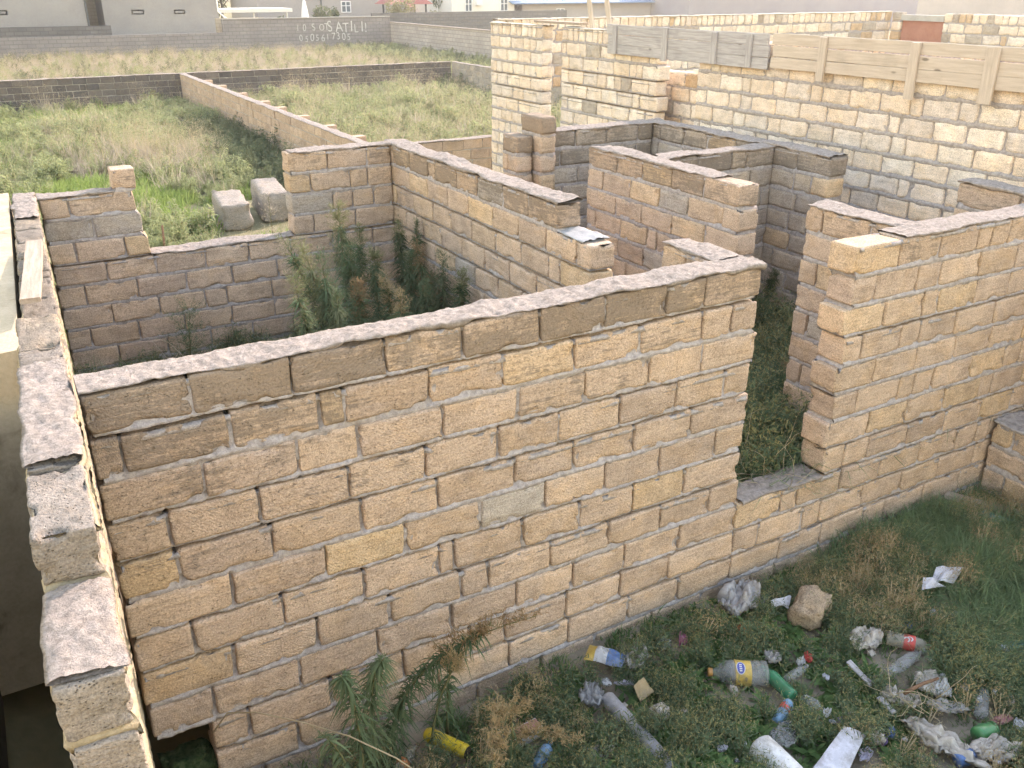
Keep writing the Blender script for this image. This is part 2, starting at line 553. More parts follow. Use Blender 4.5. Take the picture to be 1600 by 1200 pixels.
def cap(root, ox, oy, ang, t, u0, u1, z, h=0.02, seed=3, res=0.022, over=0.008, name='mortar_cap', mat='cap', drop=0.02):
    """uneven skin of mortar left on top of a wall"""
    nu = max(4, int((u1 - u0) / res)); nv = 16
    us = np.linspace(u0, u1, nu + 1)
    vs = np.linspace(0, 1, nv + 1)
    e0 = -over + 0.016 * fbm(v3(us * 5, seed, 0), 3, seed) - 0.002
    e1 = t + over - 0.016 * fbm(v3(us * 5, seed + 9, 0), 3, seed + 3) + 0.002
    VV = e0[:, None] + (e1 - e0)[:, None] * vs[None, :]
    UU = us[:, None] + 0 * VV
    n1 = fbm(v3(UU * 4, VV * 4, seed), 3, seed + 5); n2 = fbm(v3(UU * 26, VV * 26, seed), 4, seed + 6, 0.7)
    prof = 1 - np.abs(vs * 2 - 1) ** 6
    H = z - 0.006 + (h * (0.75 + 0.8 * n1) + 0.011 * n2) * (0.45 + 0.55 * prof)[None, :]
    ca, sa = math.cos(ang), math.sin(ang)
    UU = UU.copy(); UU[0] += 0.0; 
    top = np.stack([ox + ca * UU - sa * VV, oy + sa * UU + ca * VV, H], -1)
    dr = drop * (0.7 + 0.9 * fbm(v3(us * 8, seed, 2), 2, seed + 8))
    low0 = top[:, 0].copy(); low0[:, 2] -= np.clip(dr, 0.004, 1); low1 = top[:, -1].copy(); low1[:, 2] -= np.clip(dr[::-1], 0.004, 1)
    inn = 0.012
    low0[:, 0] += -sa * inn; low0[:, 1] += ca * inn; low1[:, 0] -= -sa * inn; low1[:, 1] -= ca * inn
    rows = np.concatenate([low0[:, None], top, low1[:, None]], 1)
    k = nv + 3
    I = np.arange((nu + 1) * k).reshape(nu + 1, k)
    q = np.stack([I[:-1, :-1], I[1:, :-1], I[1:, 1:], I[:-1, 1:]], -1).reshape(-1, 4)
    bot = np.stack([I[:-1, 0], I[:-1, -1], I[1:, -1], I[1:, 0]], -1)
    me = mesh(name, rows.reshape(-1, 3), np.concatenate([q, bot]), M[mat], True)
    return obj(name, me, root)

def wall_thing(name, label, cat='wall', group=None):
    o = empty(name)
    return tag(o, label, cat, group, 'thing')

def rect(u0, u1, ztop, zbot, L=0.42, cut=0.12, ch=CH, k0=0, ragged=None):
    out = []
    k = 0
    z = ztop
    while z - ch > zbot - 0.5 * ch - 1e-6 and z > zbot + 0.02:
        a, b_ = (ragged(k) if ragged else (u0, u1))
        out.append(dict(z0=z - ch, z1=z, j=bond(a, b_, k + k0, L, cut)))
        z -= ch; k += 1
    return out
# ================================================================= the setting: ground
HALF = math.pi / 2
M['soil'] = mottled('bare_soil', (0.17, 0.14, 0.105), (0.31, 0.26, 0.20), 1.5, 22, 0.8, 0.03)
M['field_soil'] = mottled('field_soil', (0.15, 0.14, 0.075), (0.26, 0.23, 0.14), 0.5, 9, 0.6, 0.03)
def ground_sheet():
    # one sheet, fine near the house, coarse to the horizon
    xs = np.concatenate([np.linspace(-260, -12, 10), np.linspace(-10, 26, 91), np.linspace(30, 300, 12)])
    ys = np.concatenate([np.linspace(-60, -2, 6), np.linspace(-1, 60, 153), np.linspace(64, 400, 12)])
    X, Y = np.meshgrid(xs, ys, indexing='ij')
    Z = 0.05 * fbm(v3(X * 0.5, Y * 0.5, 0), 3, 4) - 0.03
    Z = np.where((X > -0.6) & (X < 8.2) & (Y < 9.2), Z - 0.25, Z)
    I = np.arange(X.size).reshape(X.shape)
    F = np.stack([I[:-1, :-1], I[1:, :-1], I[1:, 1:], I[:-1, 1:]], -1).reshape(-1, 4)
    o = obj('ground', mesh('ground', np.stack([X, Y, Z], -1), F, M['field_soil'], True))
    return tag(o, kind='structure')
ground_sheet()
def floor_mound(name, x0, x1, y0, y1, z, seed):
    nx, ny = int((x1 - x0) / 0.1), int((y1 - y0) / 0.1)
    X, Y = np.meshgrid(np.linspace(x0, x1, nx + 1), np.linspace(y0, y1, ny + 1), indexing='ij')
    Z = z + 0.07 * fbm(v3(X * 1.6, Y * 1.6, seed), 3, seed)
    I = np.arange(X.size).reshape(X.shape)
    F = np.stack([I[:-1, :-1], I[1:, :-1], I[1:, 1:], I[:-1, 1:]], -1).reshape(-1, 4)
    return tag(obj(name, mesh(name, np.stack([X, Y, Z], -1), F, M['soil'], True)), kind='structure')
floor_mound('room_ground', 0.16, 3.6, 3.75, 8.7, 0.40, 3)
floor_mound('corridor_ground', 3.65, 6.85, 3.72, 8.68, 0.46, 5)
floor_mound('yard_ground', 0.0, 7.4, 0.5, 3.70, 0.0, 8)

# ================================================================= the low house shell
def wz(k): return dict(z0=T - CH * (k + 1), z1=T - CH * k)
JF = [[0.53, 0.96, 1.4, 1.8, 2.23, 2.63, 3.04, 3.3], [0.23, 0.67, 1.07, 1.19, 1.61, 2.02, 2.44, 2.87, 3.31, 3.53],
      [0.53, 0.95, 1.24, 1.68, 2.11, 2.52, 2.95, 3.33], [0.36, 0.75, 1.18, 1.58, 1.99, 2.36, 2.76, 3.16, 3.52],
      [0.37, 0.79, 1.23, 1.64, 2.09, 2.46, 2.87, 3.28], [0.58, 1.03, 1.45, 1.88, 2.28, 2.68, 3.07, 3.5],
      [0.38, 0.8, 1.21, 1.63, 1.72, 2.14, 2.51, 2.89, 3.27], [0.54, 0.95, 1.34, 1.75, 1.92, 2.32, 2.72, 3.11, 3.49],
      [0.42, 0.84, 1.26, 1.69, 2.1, 2.48, 2.85, 3.27], [0.38, 0.57, 0.99, 1.40, 1.80, 2.02, 2.44, 2.83, 3.2],
      [0.38, 0.8, 1.2, 1.6, 2.05, 2.46, 2.9, 3.3], [0.6, 1.0, 1.42, 1.84, 2.27, 2.66, 3.1, 3.5]]
front = wall_thing('block_wall', 'long front wall of tan stone blocks with a narrow doorway gap, rubbish at its foot')
FY = 3.62
cs = []
for k in range(12):
    if k < 8:
        cs.append(dict(**wz(k), j=[0.118] + JF[k] + [3.74 + rng.uniform(-0.03, 0.015)]))
    else:
        more = [x for x in bond(3.74, 7.2, k, 0.42, 0.15)]
        cs.append(dict(**wz(k), j=[0.118] + JF[k] + more))
right_front = []
for k in range(8):
    a = 4.50 + (0.0 if k % 2 else -0.02) + rng.uniform(-0.015, 0.02)
    right_front.append(dict(**wz(k), j=bond(a, 7.2, k, 0.40, 0.25)))
Y1 = (0.53, 0.385, 0.25)
cs[1]['tint'] = {3: (0.52, 0.385, 0.265)}
cs[4]['tint'] = {0: Y1, 1: TAN[0]}
cs[4]['tint'] = {0: Y1}
cs[5]['tint'] = {2: (0.56, 0.415, 0.275)}
cs[7]['tint'] = {0: (0.50, 0.365, 0.25)}
def w_front(ci, c, u):
    k = round((T - c['z1']) / CH)
    base = [0.82, 0.6, 0.46, 0.38, 0.3, 0.26, 0.22, 0.2, 0.2, 0.25, 0.3, 0.35][k]
    return base + 0.22 * max(0, 1 - u / 1.3) - 0.22 * min(1, max(0, (u - 2.4) / 1.5)) * (k > 0)
low = [c for c in cs if c['z1'] < 0.7]
# two blocks are missing at the foot of the wall beside the side wall
seg(front, 0, FY, 0, 0.2, cs, 'near', TAN, w_front, 0.05, 0.01, skip={(10, 0), (9, 0)})
M['moss'] = mottled('moss', (0.02, 0.045, 0.018), (0.07, 0.09, 0.045), 30, 60, 1.0, 0.02)
obj('moss', block_mesh('moss', 0.24, 0.18, 0.26, 0.02, 0.05, 0.035, 77, 1.6, 'moss'), front, (0.26, FY + 0.12, 0.12))
front_core = []
for c in cs:
    k = round((T - c['z1']) / CH)
    front_core.append(dict(c, j=([0.40] + c['j'][2:] if k in (9, 10) else c['j'])))
mortar(front, 0, FY, 0, 0.2, front_core, 0.0115, 5, 1.0)
seg(front, 0, FY, 0, 0.21, right_front, 'near', TAN, lambda ci, c, u: [0.5, 0.3, 0.2][ci] if ci < 3 else 0.1, 0.18, 0.0)
mortar(front, 0, FY, 0, 0.21, right_front, 0.0135, 6, 1.1)
cap(front, 0, FY, 0, 0.2, 0.12, 3.73, T, 0.022, 31, drop=0.026, res=0.013)
cap(front, 0, FY, 0, 0.21, 4.95, 7.2, T, 0.022, 33)
cap(front, 0, FY, 0, 0.2, 3.78, 4.5, T - 8 * CH, 0.012, 36)
# returns behind the front wall: door reveal, second doorway, far return
for (x, y0, y1, sd) in ((3.74, 3.83, 4.30, 41), (5.33, 3.84, 4.62, 43), (7.02, 3.84, 4.6, 45)):
    c = rect(y0, y1, T, 0.35, k0=1)
    seg(front, x, 0, HALF, 0.21, c, 'near', TAN, lambda ci, c, u: 0.6 if ci == 0 else 0.15, 0.15, 0.03)
    mortar(front, x, 0, HALF, 0.21, c, 0.02, sd)
    cap(front, x, 0, HALF, 0.21, y0 - 0.02, y1, T, 0.018, sd + 1)

# side wall the camera looks along
left = wall_thing('block_wall', 'side wall of weathered grey stone blocks seen along its stepped top')
LA = HALF - math.radians(2.06)
LU = lambda y: (y - 2.6) / math.cos(math.radians(2.06))
lc = []
for k in range(12):
    y0 = [2.6, 2.15, 2.13, 1.75, 1.55, 1.1, 0.8, 0.6, 0.4, 0.2, 0.0, 0.0][k]
    y1 = 4.76 if k == 0 else 9.0
    lc.append(dict(**wz(k), j=bond(LU(y0), LU(y1), k, 0.42, 0.08)))
lc[0]['j'] = [LU(2.6), LU(3.06), LU(3.48), LU(3.95), LU(4.28), LU(4.76)]
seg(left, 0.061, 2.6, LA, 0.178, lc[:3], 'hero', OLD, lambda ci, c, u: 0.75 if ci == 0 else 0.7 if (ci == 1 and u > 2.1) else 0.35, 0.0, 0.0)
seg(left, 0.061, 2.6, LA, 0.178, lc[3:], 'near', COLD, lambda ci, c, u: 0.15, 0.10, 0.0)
mortar(left, 0.061, 2.6, LA, 0.178, lc, 0.02, 9, 1.3, mat='mortar_tan')
cap(left, 0.061, 2.6, LA, 0.178, LU(3.08), LU(4.02), T, 0.020, 51, over=0.004)
cap(left, 0.061, 2.6, LA, 0.178, LU(2.17), LU(2.59), T - CH, 0.026, 53, over=0.004)
cap(left, 0.061, 2.6, LA, 0.178, LU(7.9), LU(8.95), T - CH, 0.018, 55, over=0.0)

# back wall with the window-sized gap
back = wall_thing('block_wall', 'back wall of tan stone blocks with a wide gap stepped down in its middle')
bl, br_, bw = [], [], []
for k in range(10):
    if k == 0: bl.append(dict(**wz(0), j=[0.885, 1.10]))
    elif k < 4: bl.append(dict(**wz(k), j=bond(0.29, 1.09 + 0.03 * (k - 2), k, 0.42, 0.1)))
    if k < 4: br_.append(dict(**wz(k), j=bond(2.46, 3.53, k, 0.42, 0.15)))
    if k >= 4: bw.append(dict(**wz(k), j=bond(0.29, 3.53, k, 0.42, 0.15)))
bl[2]['tint'] = {len(bl[2]['j']) - 2: GREY[0]}
br_[2]['tint'] = {0: GREY[0]}
for c in (bl, br_, bw):
    seg(back, 0, 8.62, 0, 0.2, c, 'near', TAN, lambda ci, c, u: 0.5 - 0.1 * ((T - c['z1']) / CH), 0.08, 0.01)
    mortar(back, 0, 8.62, 0, 0.2, c, 0.02, 12)
cap(back, 0, 8.62, 0, 0.2, 0.29, 0.9, T - CH, 0.02, 61)
cap(back, 0, 8.62, 0, 0.2, 1.12, 2.46, T - 4 * CH, 0.025, 63)
cap(back, 0, 8.62, 0, 0.2, 2.5, 3.53, T, 0.02, 65)

# wall between the room and the corridor
inner = wall_thing('block_wall', 'dividing wall of tan stone blocks with a broken stepped end, tall weeds along its foot')
ic = []
for k in range(10):
    ic.append(dict(**wz(k), j=bond(5.50 if k == 0 else 5.06 + rng.uniform(-0.02, 0.02), 8.82, k, 0.42, 0.16)))
seg(inner, 3.74, 0, HALF, 0.21, ic, 'near', TAN, lambda ci, c, u: 0.75 if ci == 0 else 0.12, 0.10, 0.03)
mortar(inner, 3.74, 0, HALF, 0.21, ic, 0.018, 15)
cap(inner, 3.74, 0, HALF, 0.21, 5.5, 8.8, T, 0.026, 67)
M['cement'] = mottled('pale_cement', (0.25, 0.25, 0.255), (0.37, 0.37, 0.375), 6, 50, 0.4, 0.008)
cap(inner, 3.74, 0, HALF, 0.21, 5.16, 5.5, T - CH, 0.016, 69, name='cement_patch', mat='cement')

# rooms behind the corridor
part = wall_thing('block_wall', 'freestanding partition of tan stone blocks in the middle of the house shell')
pc = rect(5.35, 7.55, T, 0.3, cut=0.2, ragged=lambda k: (5.35 + rng.uniform(-0.03, 0.03), 7.55))
seg(part, 5.39, 0, HALF, 0.21, pc, 'near', TAN, lambda ci, c, u: 0.75 if ci == 0 else 0.12, 0.15, 0.04)
mortar(part, 5.39, 0, HALF, 0.21, pc, 0.02, 17)
cap(part, 5.39, 0, HALF, 0.21, 5.7, 7.5, T, 0.022, 71)

cross = wall_thing('block_wall', 'short grey cross wall of stone blocks meeting the freestanding partition')
cc_ = rect(5.41, 6.79, T, 0.3, cut=0.12)
seg(cross, 0, 6.62, 0, 0.2, cc_, 'mid', COLD, lambda ci, c, u: 0.75 if ci == 0 else 0.3, 0.05, 0.1)
mortar(cross, 0, 6.62, 0, 0.2, cc_, 0.025, 19)
cap(cross, 0, 6.62, 0, 0.2, 5.41, 6.79, T, 0.022, 73)

rroom = wall_thing('block_wall', 'grey stone block wall with a squared end, running close beside the taller cream wall')
rc = rect(5.9, 8.76, T, 0.3, cut=0.12)
seg(rroom, 7.01, 0, HALF, 0.22, rc, 'mid', COLD, lambda ci, c, u: 0.7 if ci == 0 else 0.25, 0.08, 0.08)
mortar(rroom, 7.01, 0, HALF, 0.22, rc, 0.025, 21)
cap(rroom, 7.01, 0, HALF, 0.22, 5.92, 8.74, T, 0.022, 75)

rear = wall_thing('block_wall', 'rear wall of dark grey stone blocks ending in two stepped pillars')
rw = rect(5.30, 6.78, T, 0.3, cut=0.1)
seg(rear, 0, 8.55, 0, 0.2, rw, 'mid', COLD, lambda ci, c, u: 0.8 if ci < 2 else 0.4, 0.0, 0.1)
mortar(rear, 0, 8.55, 0, 0.2, rw, 0.025, 23)
cap(rear, 0, 8.55, 0, 0.2, 5.3, 6.78, T, 0.02, 77)
p_hi = rect(8.31, 8.74, T + CH, 0.3, cut=0)
p_lo = rect(8.43, 8.76, T, 0.3, cut=0)
for q, x in ((p_hi, 5.29), (p_lo, 5.07)):
    seg(rear, x, 0, HALF, 0.19, q, 'mid', TAN, lambda ci, c, u: 0.9 if ci == 0 else 0.35, 0.1, 0.0)
    mortar(rear, x, 0, HALF, 0.19, q, 0.025, 25)

# ledge and low wall in the yard corner
yard = wall_thing('block_wall', 'low yard wall of tan stone blocks meeting the front wall beside a taller stub')
yc = rect(2.2, 3.60, 0.66, 0.0, cut=0.2)
seg(yard, 6.72, 0, HALF, 0.36, yc, 'near', TAN, lambda ci, c, u: 0.3, 0.25, 0.0)
mortar(yard, 6.72, 0, HALF, 0.36, yc, 0.02, 27)
cap(yard, 6.72, 0, HALF, 0.36, 2.3, 3.6, 0.66, 0.02, 79, mat='mortar')
yc2 = rect(1.2, 3.60, 2.1, 0.1, cut=0.2)
seg(yard, 6.96, 0, HALF, 0.2, yc2, 'near', TAN, lambda ci, c, u: 0.2, 0.25, 0.0)
mortar(yard, 6.96, 0, HALF, 0.2, yc2, 0.025, 28)

# ================================================================= the taller house going up beside it
TZ = 3.15
def headers(u0, u1):
    J = [u0]
    while J[-1] < u1 - 0.22: J.append(J[-1] + rng.uniform(0.12, 0.21))
    J.append(u1); return J
def tall_run(root, x, y0, y1, zbot, seed, teeth=0.0, top=TZ, head=True, cutl=0.30):
    cs_ = rect(y0, y1, top, zbot, 0.385, cutl, ragged=lambda k: (y0 + (teeth * (k % 2)), y1))
    if head: cs_[0]['j'] = headers(y0, y1)
    seg(root, x, 0, HALF, 0.2, cs_, 'tall', CREAM, lambda ci, c, u: 0.0, 0.0, 0.03, gap=0.016, bed=0.018, jit=0.006)
    mortar(root, x, 0, HALF, 0.2, cs_, 0.022, seed, 1.9)
    return cs_
t1 = wall_thing('block_wall', 'tall corner pier of cream stone blocks at the far end of the unfinished house')
tall_run(t1, 8.2, 13.03, 14.76, 0.3, 81)
cap(t1, 8.2, 0, HALF, 0.2, 13.03, 14.76, TZ, 0.012, 82, mat='cap_cream')
t2 = wall_thing('block_wall', 'tall cream stone block wall between two openings, under the grey shuttering boards')
tall_run(t2, 8.2, 10.05, 12.47, 0.9, 83, 0.05)
cap(t2, 8.2, 0, HALF, 0.2, 11.2, 12.47, TZ, 0.012, 84, mat='cap_cream')
t2b = wall_thing('block_wall', 'short cream block infill set back in an opening, its top sunlit')
cs_ = rect(8.9, 11.2, 2.66, 1.3, 0.385, 0.2)
seg(t2b, 8.62, 0, HALF, 0.2, cs_, 'tall', CREAM, lambda ci, c, u: 0.0, 0.12, 0.05, gap=0.016, bed=0.018)
mortar(t2b, 8.62, 0, HALF, 0.2, cs_, 0.025, 85)
t3 = wall_thing('block_wall', 'longest tall wall of rounded cream stone blocks with wide mortar joints')
tall_run(t3, 8.2, 3.4, 9.28, 1.1, 87)
t4 = wall_thing('block_wall', 'distant end wall of the unfinished house, cream blocks under a row of upright headers')
cs_ = rect(8.25, 18.5, TZ + 0.03, 1.9, 0.40, 0.2); cs_[0]['j'] = headers(8.25, 18.5)
seg(t4, 0, 14.95, 0, 0.2, cs_, 'tall', CREAM, lambda ci, c, u: 0.0, 0.1, 0.1, gap=0.016, bed=0.018)
mortar(t4, 0, 14.95, 0, 0.2, cs_, 0.05, 89)
cap(t4, 0, 14.95, 0, 0.2, 8.25, 18.5, TZ + 0.03, 0.012, 90, res=0.05, mat='cap_cream')
t5 = wall_thing('block_wall', 'hazy far side wall of the unfinished house with a reddish panel in it')
cs_ = []
for k in range(6):
    z1 = TZ + 0.03 - CH * k
    a = bond(5.0, 13.6, k, 0.4, 0.2) if k else headers(5.0, 13.6)
    b_ = bond(14.7, 14.95, k, 0.4, 0.2)
    cs_.append((dict(z0=z1 - CH, z1=z1, j=a), dict(z0=z1 - CH, z1=z1, j=b_)))
for i in (0, 1):
    q = [c[i] for c in cs_]
    seg(t5, 18.7, 0, HALF, 0.2, q, 'tall', CREAM, lambda ci, c, u: 0.0, 0.1, 0.1, gap=0.016, bed=0.018)
    mortar(t5, 18.7, 0, HALF, 0.2, q, 0.05, 91 + i)
M['red_brick'] = mottled('red_panel', (0.34, 0.15, 0.11), (0.42, 0.21, 0.16), 3, 30, 0.3, 0.01)
b = MB(); b.box(18.56, 18.68, 13.62, 14.68, 1.9, 3.0); b.build('red_panel', M['red_brick'], t5)
M['conc'] = mottled('concrete', (0.33, 0.32, 0.31), (0.45, 0.44, 0.42), 4, 40, 0.4, 0.01)
b = MB(); b.box(18.5, 18.72, 13.6, 14.7, 3.0, 3.12); b.build('lintel', M['conc'], t5)

# ================================================================= timber
def wood_material(name, ca, cb, knots=True):
    m, nt, b = new_mat(name)
    g = NT(nt)
    tc = g.n('ShaderNodeTexCoord'); oi = g.n('ShaderNodeObjectInfo')
    off = g.n('ShaderNodeVectorMath', operation='SCALE'); off.inputs[0].default_value = (19.0, 5.0, 43.0)
    g.l(oi.outputs['Random'], off.inputs['Scale'])
    add = g.n('ShaderNodeVectorMath', operation='ADD')
    g.l(tc.outputs['Object'], add.inputs[0]); g.l(off.outputs[0], add.inputs[1])
    gr = g.noise(g.mapping(add.outputs[0], (1.2, 18, 18)), 3.0, 5, 0.6, 0.4)
    st = g.noise(add.outputs[0], 2.5, 4, 0.6)
    kn = g.n('ShaderNodeTexVoronoi'); g.l(g.mapping(add.outputs[0], (1.4, 3.6, 3.6)), kn.inputs['Vector']); kn.inputs['Scale'].default_value = 1.7
    c = g.mix(g.ramp(gr, 0.3, 0.7), ca, cb)
    c = g.mix(g.ramp(st, 0.5, 0.75, 0, 0.35), c, tuple(x * 0.6 for x in ca))
    c = g.mix(g.ramp(kn.outputs['Distance'], 0.05, 0.13, 0.75, 0), c, tuple(x * 0.32 for x in ca))
    g.l(c, b.inputs['Base Color'])
    g.l(g.bump(gr, 0.35, 0.004), b.inputs['Normal'])
    b.inputs['Roughness'].default_value = 0.8
    return m
M['wood_grey'] = wood_material('weathered_board', (0.33, 0.31, 0.31), (0.47, 0.45, 0.45))
M['wood_tan'] = wood_material('fresh_board', (0.46, 0.385, 0.315), (0.57, 0.49, 0.415))
M['wood_brown'] = wood_material('old_plank', (0.30, 0.24, 0.195), (0.42, 0.345, 0.285))

def board(name, length, width, thick, mat, parent=None, loc=(0, 0, 0), rot=(0, 0, 0), seed=0):
    """sawn board, long axis X, a little bowed and worn at its ends"""
    r = random.Random(seed)
    n = max(4, int(length / 0.08))
    bow, tw = r.uniform(-0.006, 0.006), r.uniform(-0.01, 0.01)
    V = []; F = []
    for i in range(n + 1):
        x = (i / n - 0.5) * length
        dy = bow * math.sin(math.pi * i / n)
        w = width / 2 + r.uniform(-0.0015, 0.0015)
        e = 0.004
        for (a, b_) in ((-w + e, -thick / 2), (w - e, -thick / 2), (w, -thick / 2 + e), (w, thick / 2 - e), (w - e, thick / 2), (-w + e, thick / 2), (-w, thick / 2 - e), (-w, -thick / 2 + e)):
            V.append((x + (r.uniform(-0.004, 0.004) if i in (0, n) else 0), a + dy, b_ + tw * a * (i / n - 0.5)))
    for i in range(n):
        for k in range(8):
            F.append((i * 8 + k, (i + 1) * 8 + k, (i + 1) * 8 + (k + 1) % 8, i * 8 + (k + 1) % 8))
    F.append(tuple(range(8))); F.append(tuple(n * 8 + k for k in range(7, -1, -1)))
    return obj(name, mesh(name, V, F, mat), parent, loc, rot)

def shutter(name, label, y0, y1, z0, z1, n, battens, mat, x=7.93, seed=0, tilt=0.0, bot=None):
    root = tag(empty(name, (x, (y0 + y1) / 2, z0)), label, 'shuttering')
    r = random.Random(seed)
    w = (z1 - z0) / n
    for i in range(n):
        board('plank', y1 - y0 - r.uniform(0, 0.04), w - 0.004, 0.024, mat, root, (r.uniform(-0.002, 0.002), r.uniform(-0.015, 0.015), w * (i + 0.5)), (HALF, r.uniform(-0.002, 0.002), HALF), seed * 10 + i)
    for j, (yb, zlo, zhi, wb) in enumerate(battens):
        board('batten', zhi - zlo, wb, 0.03, mat, root, (-0.029, yb - (y0 + y1) / 2, (zlo + zhi) / 2 - z0), (0, HALF + r.uniform(-0.02, 0.02), 0), seed * 10 + 5 + j)
        bpy.context.view_layer.update if False else None
    return root
shutter('formwork_panel', 'weathered grey board panel on top of the cream block wall', 8.0, 11.15, 2.85, 3.24, 3,
        [(10.95, 2.86, 3.22, 0.09), (9.85, 2.83, 3.24, 0.10), (8.9, 2.86, 3.22, 0.10), (8.3, 2.86, 3.22, 0.09)], M['wood_grey'], seed=3)
shutter('formwork_panel', 'pale fresh board panel on top of the cream block wall, beside the grey one', 3.6, 7.96, 2.88, 3.245, 3,
        [(7.2, 2.80, 3.24, 0.10), (6.05, 2.72, 3.24, 0.10), (5.25, 2.76, 3.24, 0.13), (4.3, 2.8, 3.24, 0.12)], M['wood_tan'], seed=5)
for i, (px, lab) in enumerate(((913, 'thinner leaning stick poking up behind the grey boards'), (948, 'second leaning stick poking up nearer the grey board corner'))):
    y = 11.85 - i * 0.45
    o = board('wooden_stick', 0.62, 0.085, 0.03, M['wood_tan'], None, (8.12, y, 3.25), (HALF - 0.1, HALF + 0.28, HALF), 60 + i)
    tag(o, lab, 'stick')
o = board('wooden_plank', 1.25, 0.17, 0.035, M['wood_brown'], None, (8.12, 12.7, 3.205), (0, 0, HALF + 0.03), 71)
tag(o, 'pale plank laid as a lintel across the opening by the corner pier', 'plank')
o = board('wooden_plank', 1.55, 0.105, 0.03, M['wood_brown'], None, (0.10, 6.15, 2.145), (0, 0.03, HALF - 0.075), 73)
tag(o, 'brown plank lying along the top of the side wall', 'plank')

# ================================================================= neighbour's plaster beside the side wall
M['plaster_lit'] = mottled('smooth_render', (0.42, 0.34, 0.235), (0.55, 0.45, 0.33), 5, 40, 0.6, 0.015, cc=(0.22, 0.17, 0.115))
M['plaster_shaded'] = mottled('shaded_stained_render', (0.13, 0.115, 0.09), (0.24, 0.205, 0.16), 1.8, 14, 0.4, 0.01, cc=(0.30, 0.25, 0.19))  # same plaster as the ledge, stained, with the gap's shade in its colour
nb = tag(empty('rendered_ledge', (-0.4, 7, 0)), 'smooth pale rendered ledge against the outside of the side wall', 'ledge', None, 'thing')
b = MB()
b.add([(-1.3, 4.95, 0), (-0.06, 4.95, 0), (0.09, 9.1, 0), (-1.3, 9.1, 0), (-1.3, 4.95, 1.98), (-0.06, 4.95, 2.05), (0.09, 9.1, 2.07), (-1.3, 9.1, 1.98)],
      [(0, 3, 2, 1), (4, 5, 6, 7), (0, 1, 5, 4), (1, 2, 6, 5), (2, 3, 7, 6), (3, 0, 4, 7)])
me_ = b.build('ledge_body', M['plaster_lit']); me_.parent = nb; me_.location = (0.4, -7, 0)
nb2 = tag(empty('rendered_wall', (-0.6, 3, 0)), 'stained rendered wall, darkened with painted shade, beyond the narrow gap beside the side wall', 'wall', None, 'thing')
b = MB(); b.box(-0.2, 0.05, -2.6, 1.9, 0, 1.75); o = b.build('wall_body', M['plaster_shaded'], nb2)
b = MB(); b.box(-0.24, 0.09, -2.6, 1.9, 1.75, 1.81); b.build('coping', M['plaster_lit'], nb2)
# ================================================================= walls of the fields behind
def field_run(root, ox, oy, ang, u0, u1, top, pal, weather, cut=0.1, t=0.2, seed=1):
    c = rect(u0, u1, top, 0.0, 0.42, cut)
    seg(root, ox, oy, ang, t, c, 'far', pal, lambda ci, c, u: weather, 0.0, 0.0, gap=0.014, bed=0.015, jit=0.006)
    mortar(root, ox, oy, ang, t, c, 0.10, seed, 0.3, mat='mortar_far')
    cap(root, ox, oy, ang, t, u0, u1, top, 0.018, seed + 1, res=0.12, mat='cap')
fd = wall_thing('field_wall', 'low tan block wall running away between the two green fields')
field_run(fd, 6.33, 0, HALF, 16.2, 33.2, 1.0, [tuple(x * 0.9 for x in q) for q in TAN], 0.3, seed=201)
for y in (17.5, 19.2, 21.0, 22.8, 24.2, 26.4, 28.8, 30.6):
    b = MB(); b.box(6.335, 6.60, y - 0.11, y + 0.11, 0.0, 0.99)
    b.build('buttress', M['stone_far'], fd).color = (*TAN[0], 0.2)
ff = wall_thing('field_wall', 'low dark grey block wall across the far side of both green fields')
field_run(ff, 0, 33.3, 0, -1.0, 16.3, 1.0, DULL, 0.5, seed=205)
fe = wall_thing('field_wall', 'low grey block wall leading from the far field corner behind the cream pier')
field_run(fe, 16.5, 0, HALF, 25.0, 33.25, 1.0, [(0.36, 0.32, 0.28), (0.33, 0.30, 0.27)], 0.3, seed=207)
fn = wall_thing('field_wall', 'short low block wall joining the tan field wall to the cream pier')
field_run(fn, 0, 16.0, 0, 6.35, 10.4, 1.0, [tuple(x * 0.85 for x in q) for q in TAN], 0.3, seed=209)
for i, (px, py, s) in enumerate(((742, 88, 0.5), (755, 84, 0.6), (761, 95, 0.45), (752, 96, 0.4))):
    p = at(px, py, 0.9)
    me = block_mesh('rubble_stone', s, s * 0.7, s * 0.5, 0.12, 0.07, 0.05, 900 + i, 1.0, 'stone_far')
    o = obj('rubble_stone', me, None, (16.4 + rng.uniform(-0.2, 0.5), 27.5 - i * 0.7, 1.05 if i < 2 else 0.95), (0.2 * i, 0.1, i))
    o.color = (*CREAM[0], 0.1)
    tag(o, ['leftmost pale rubble stone on the low grey wall by the cream pier', 'largest pale rubble stone heaped on the low grey wall', 'flat pale rubble stone beside the largest one on the low wall', 'smallest rubble stone, next to the cream pier'][i], 'stone', 'rubble on the low grey wall')

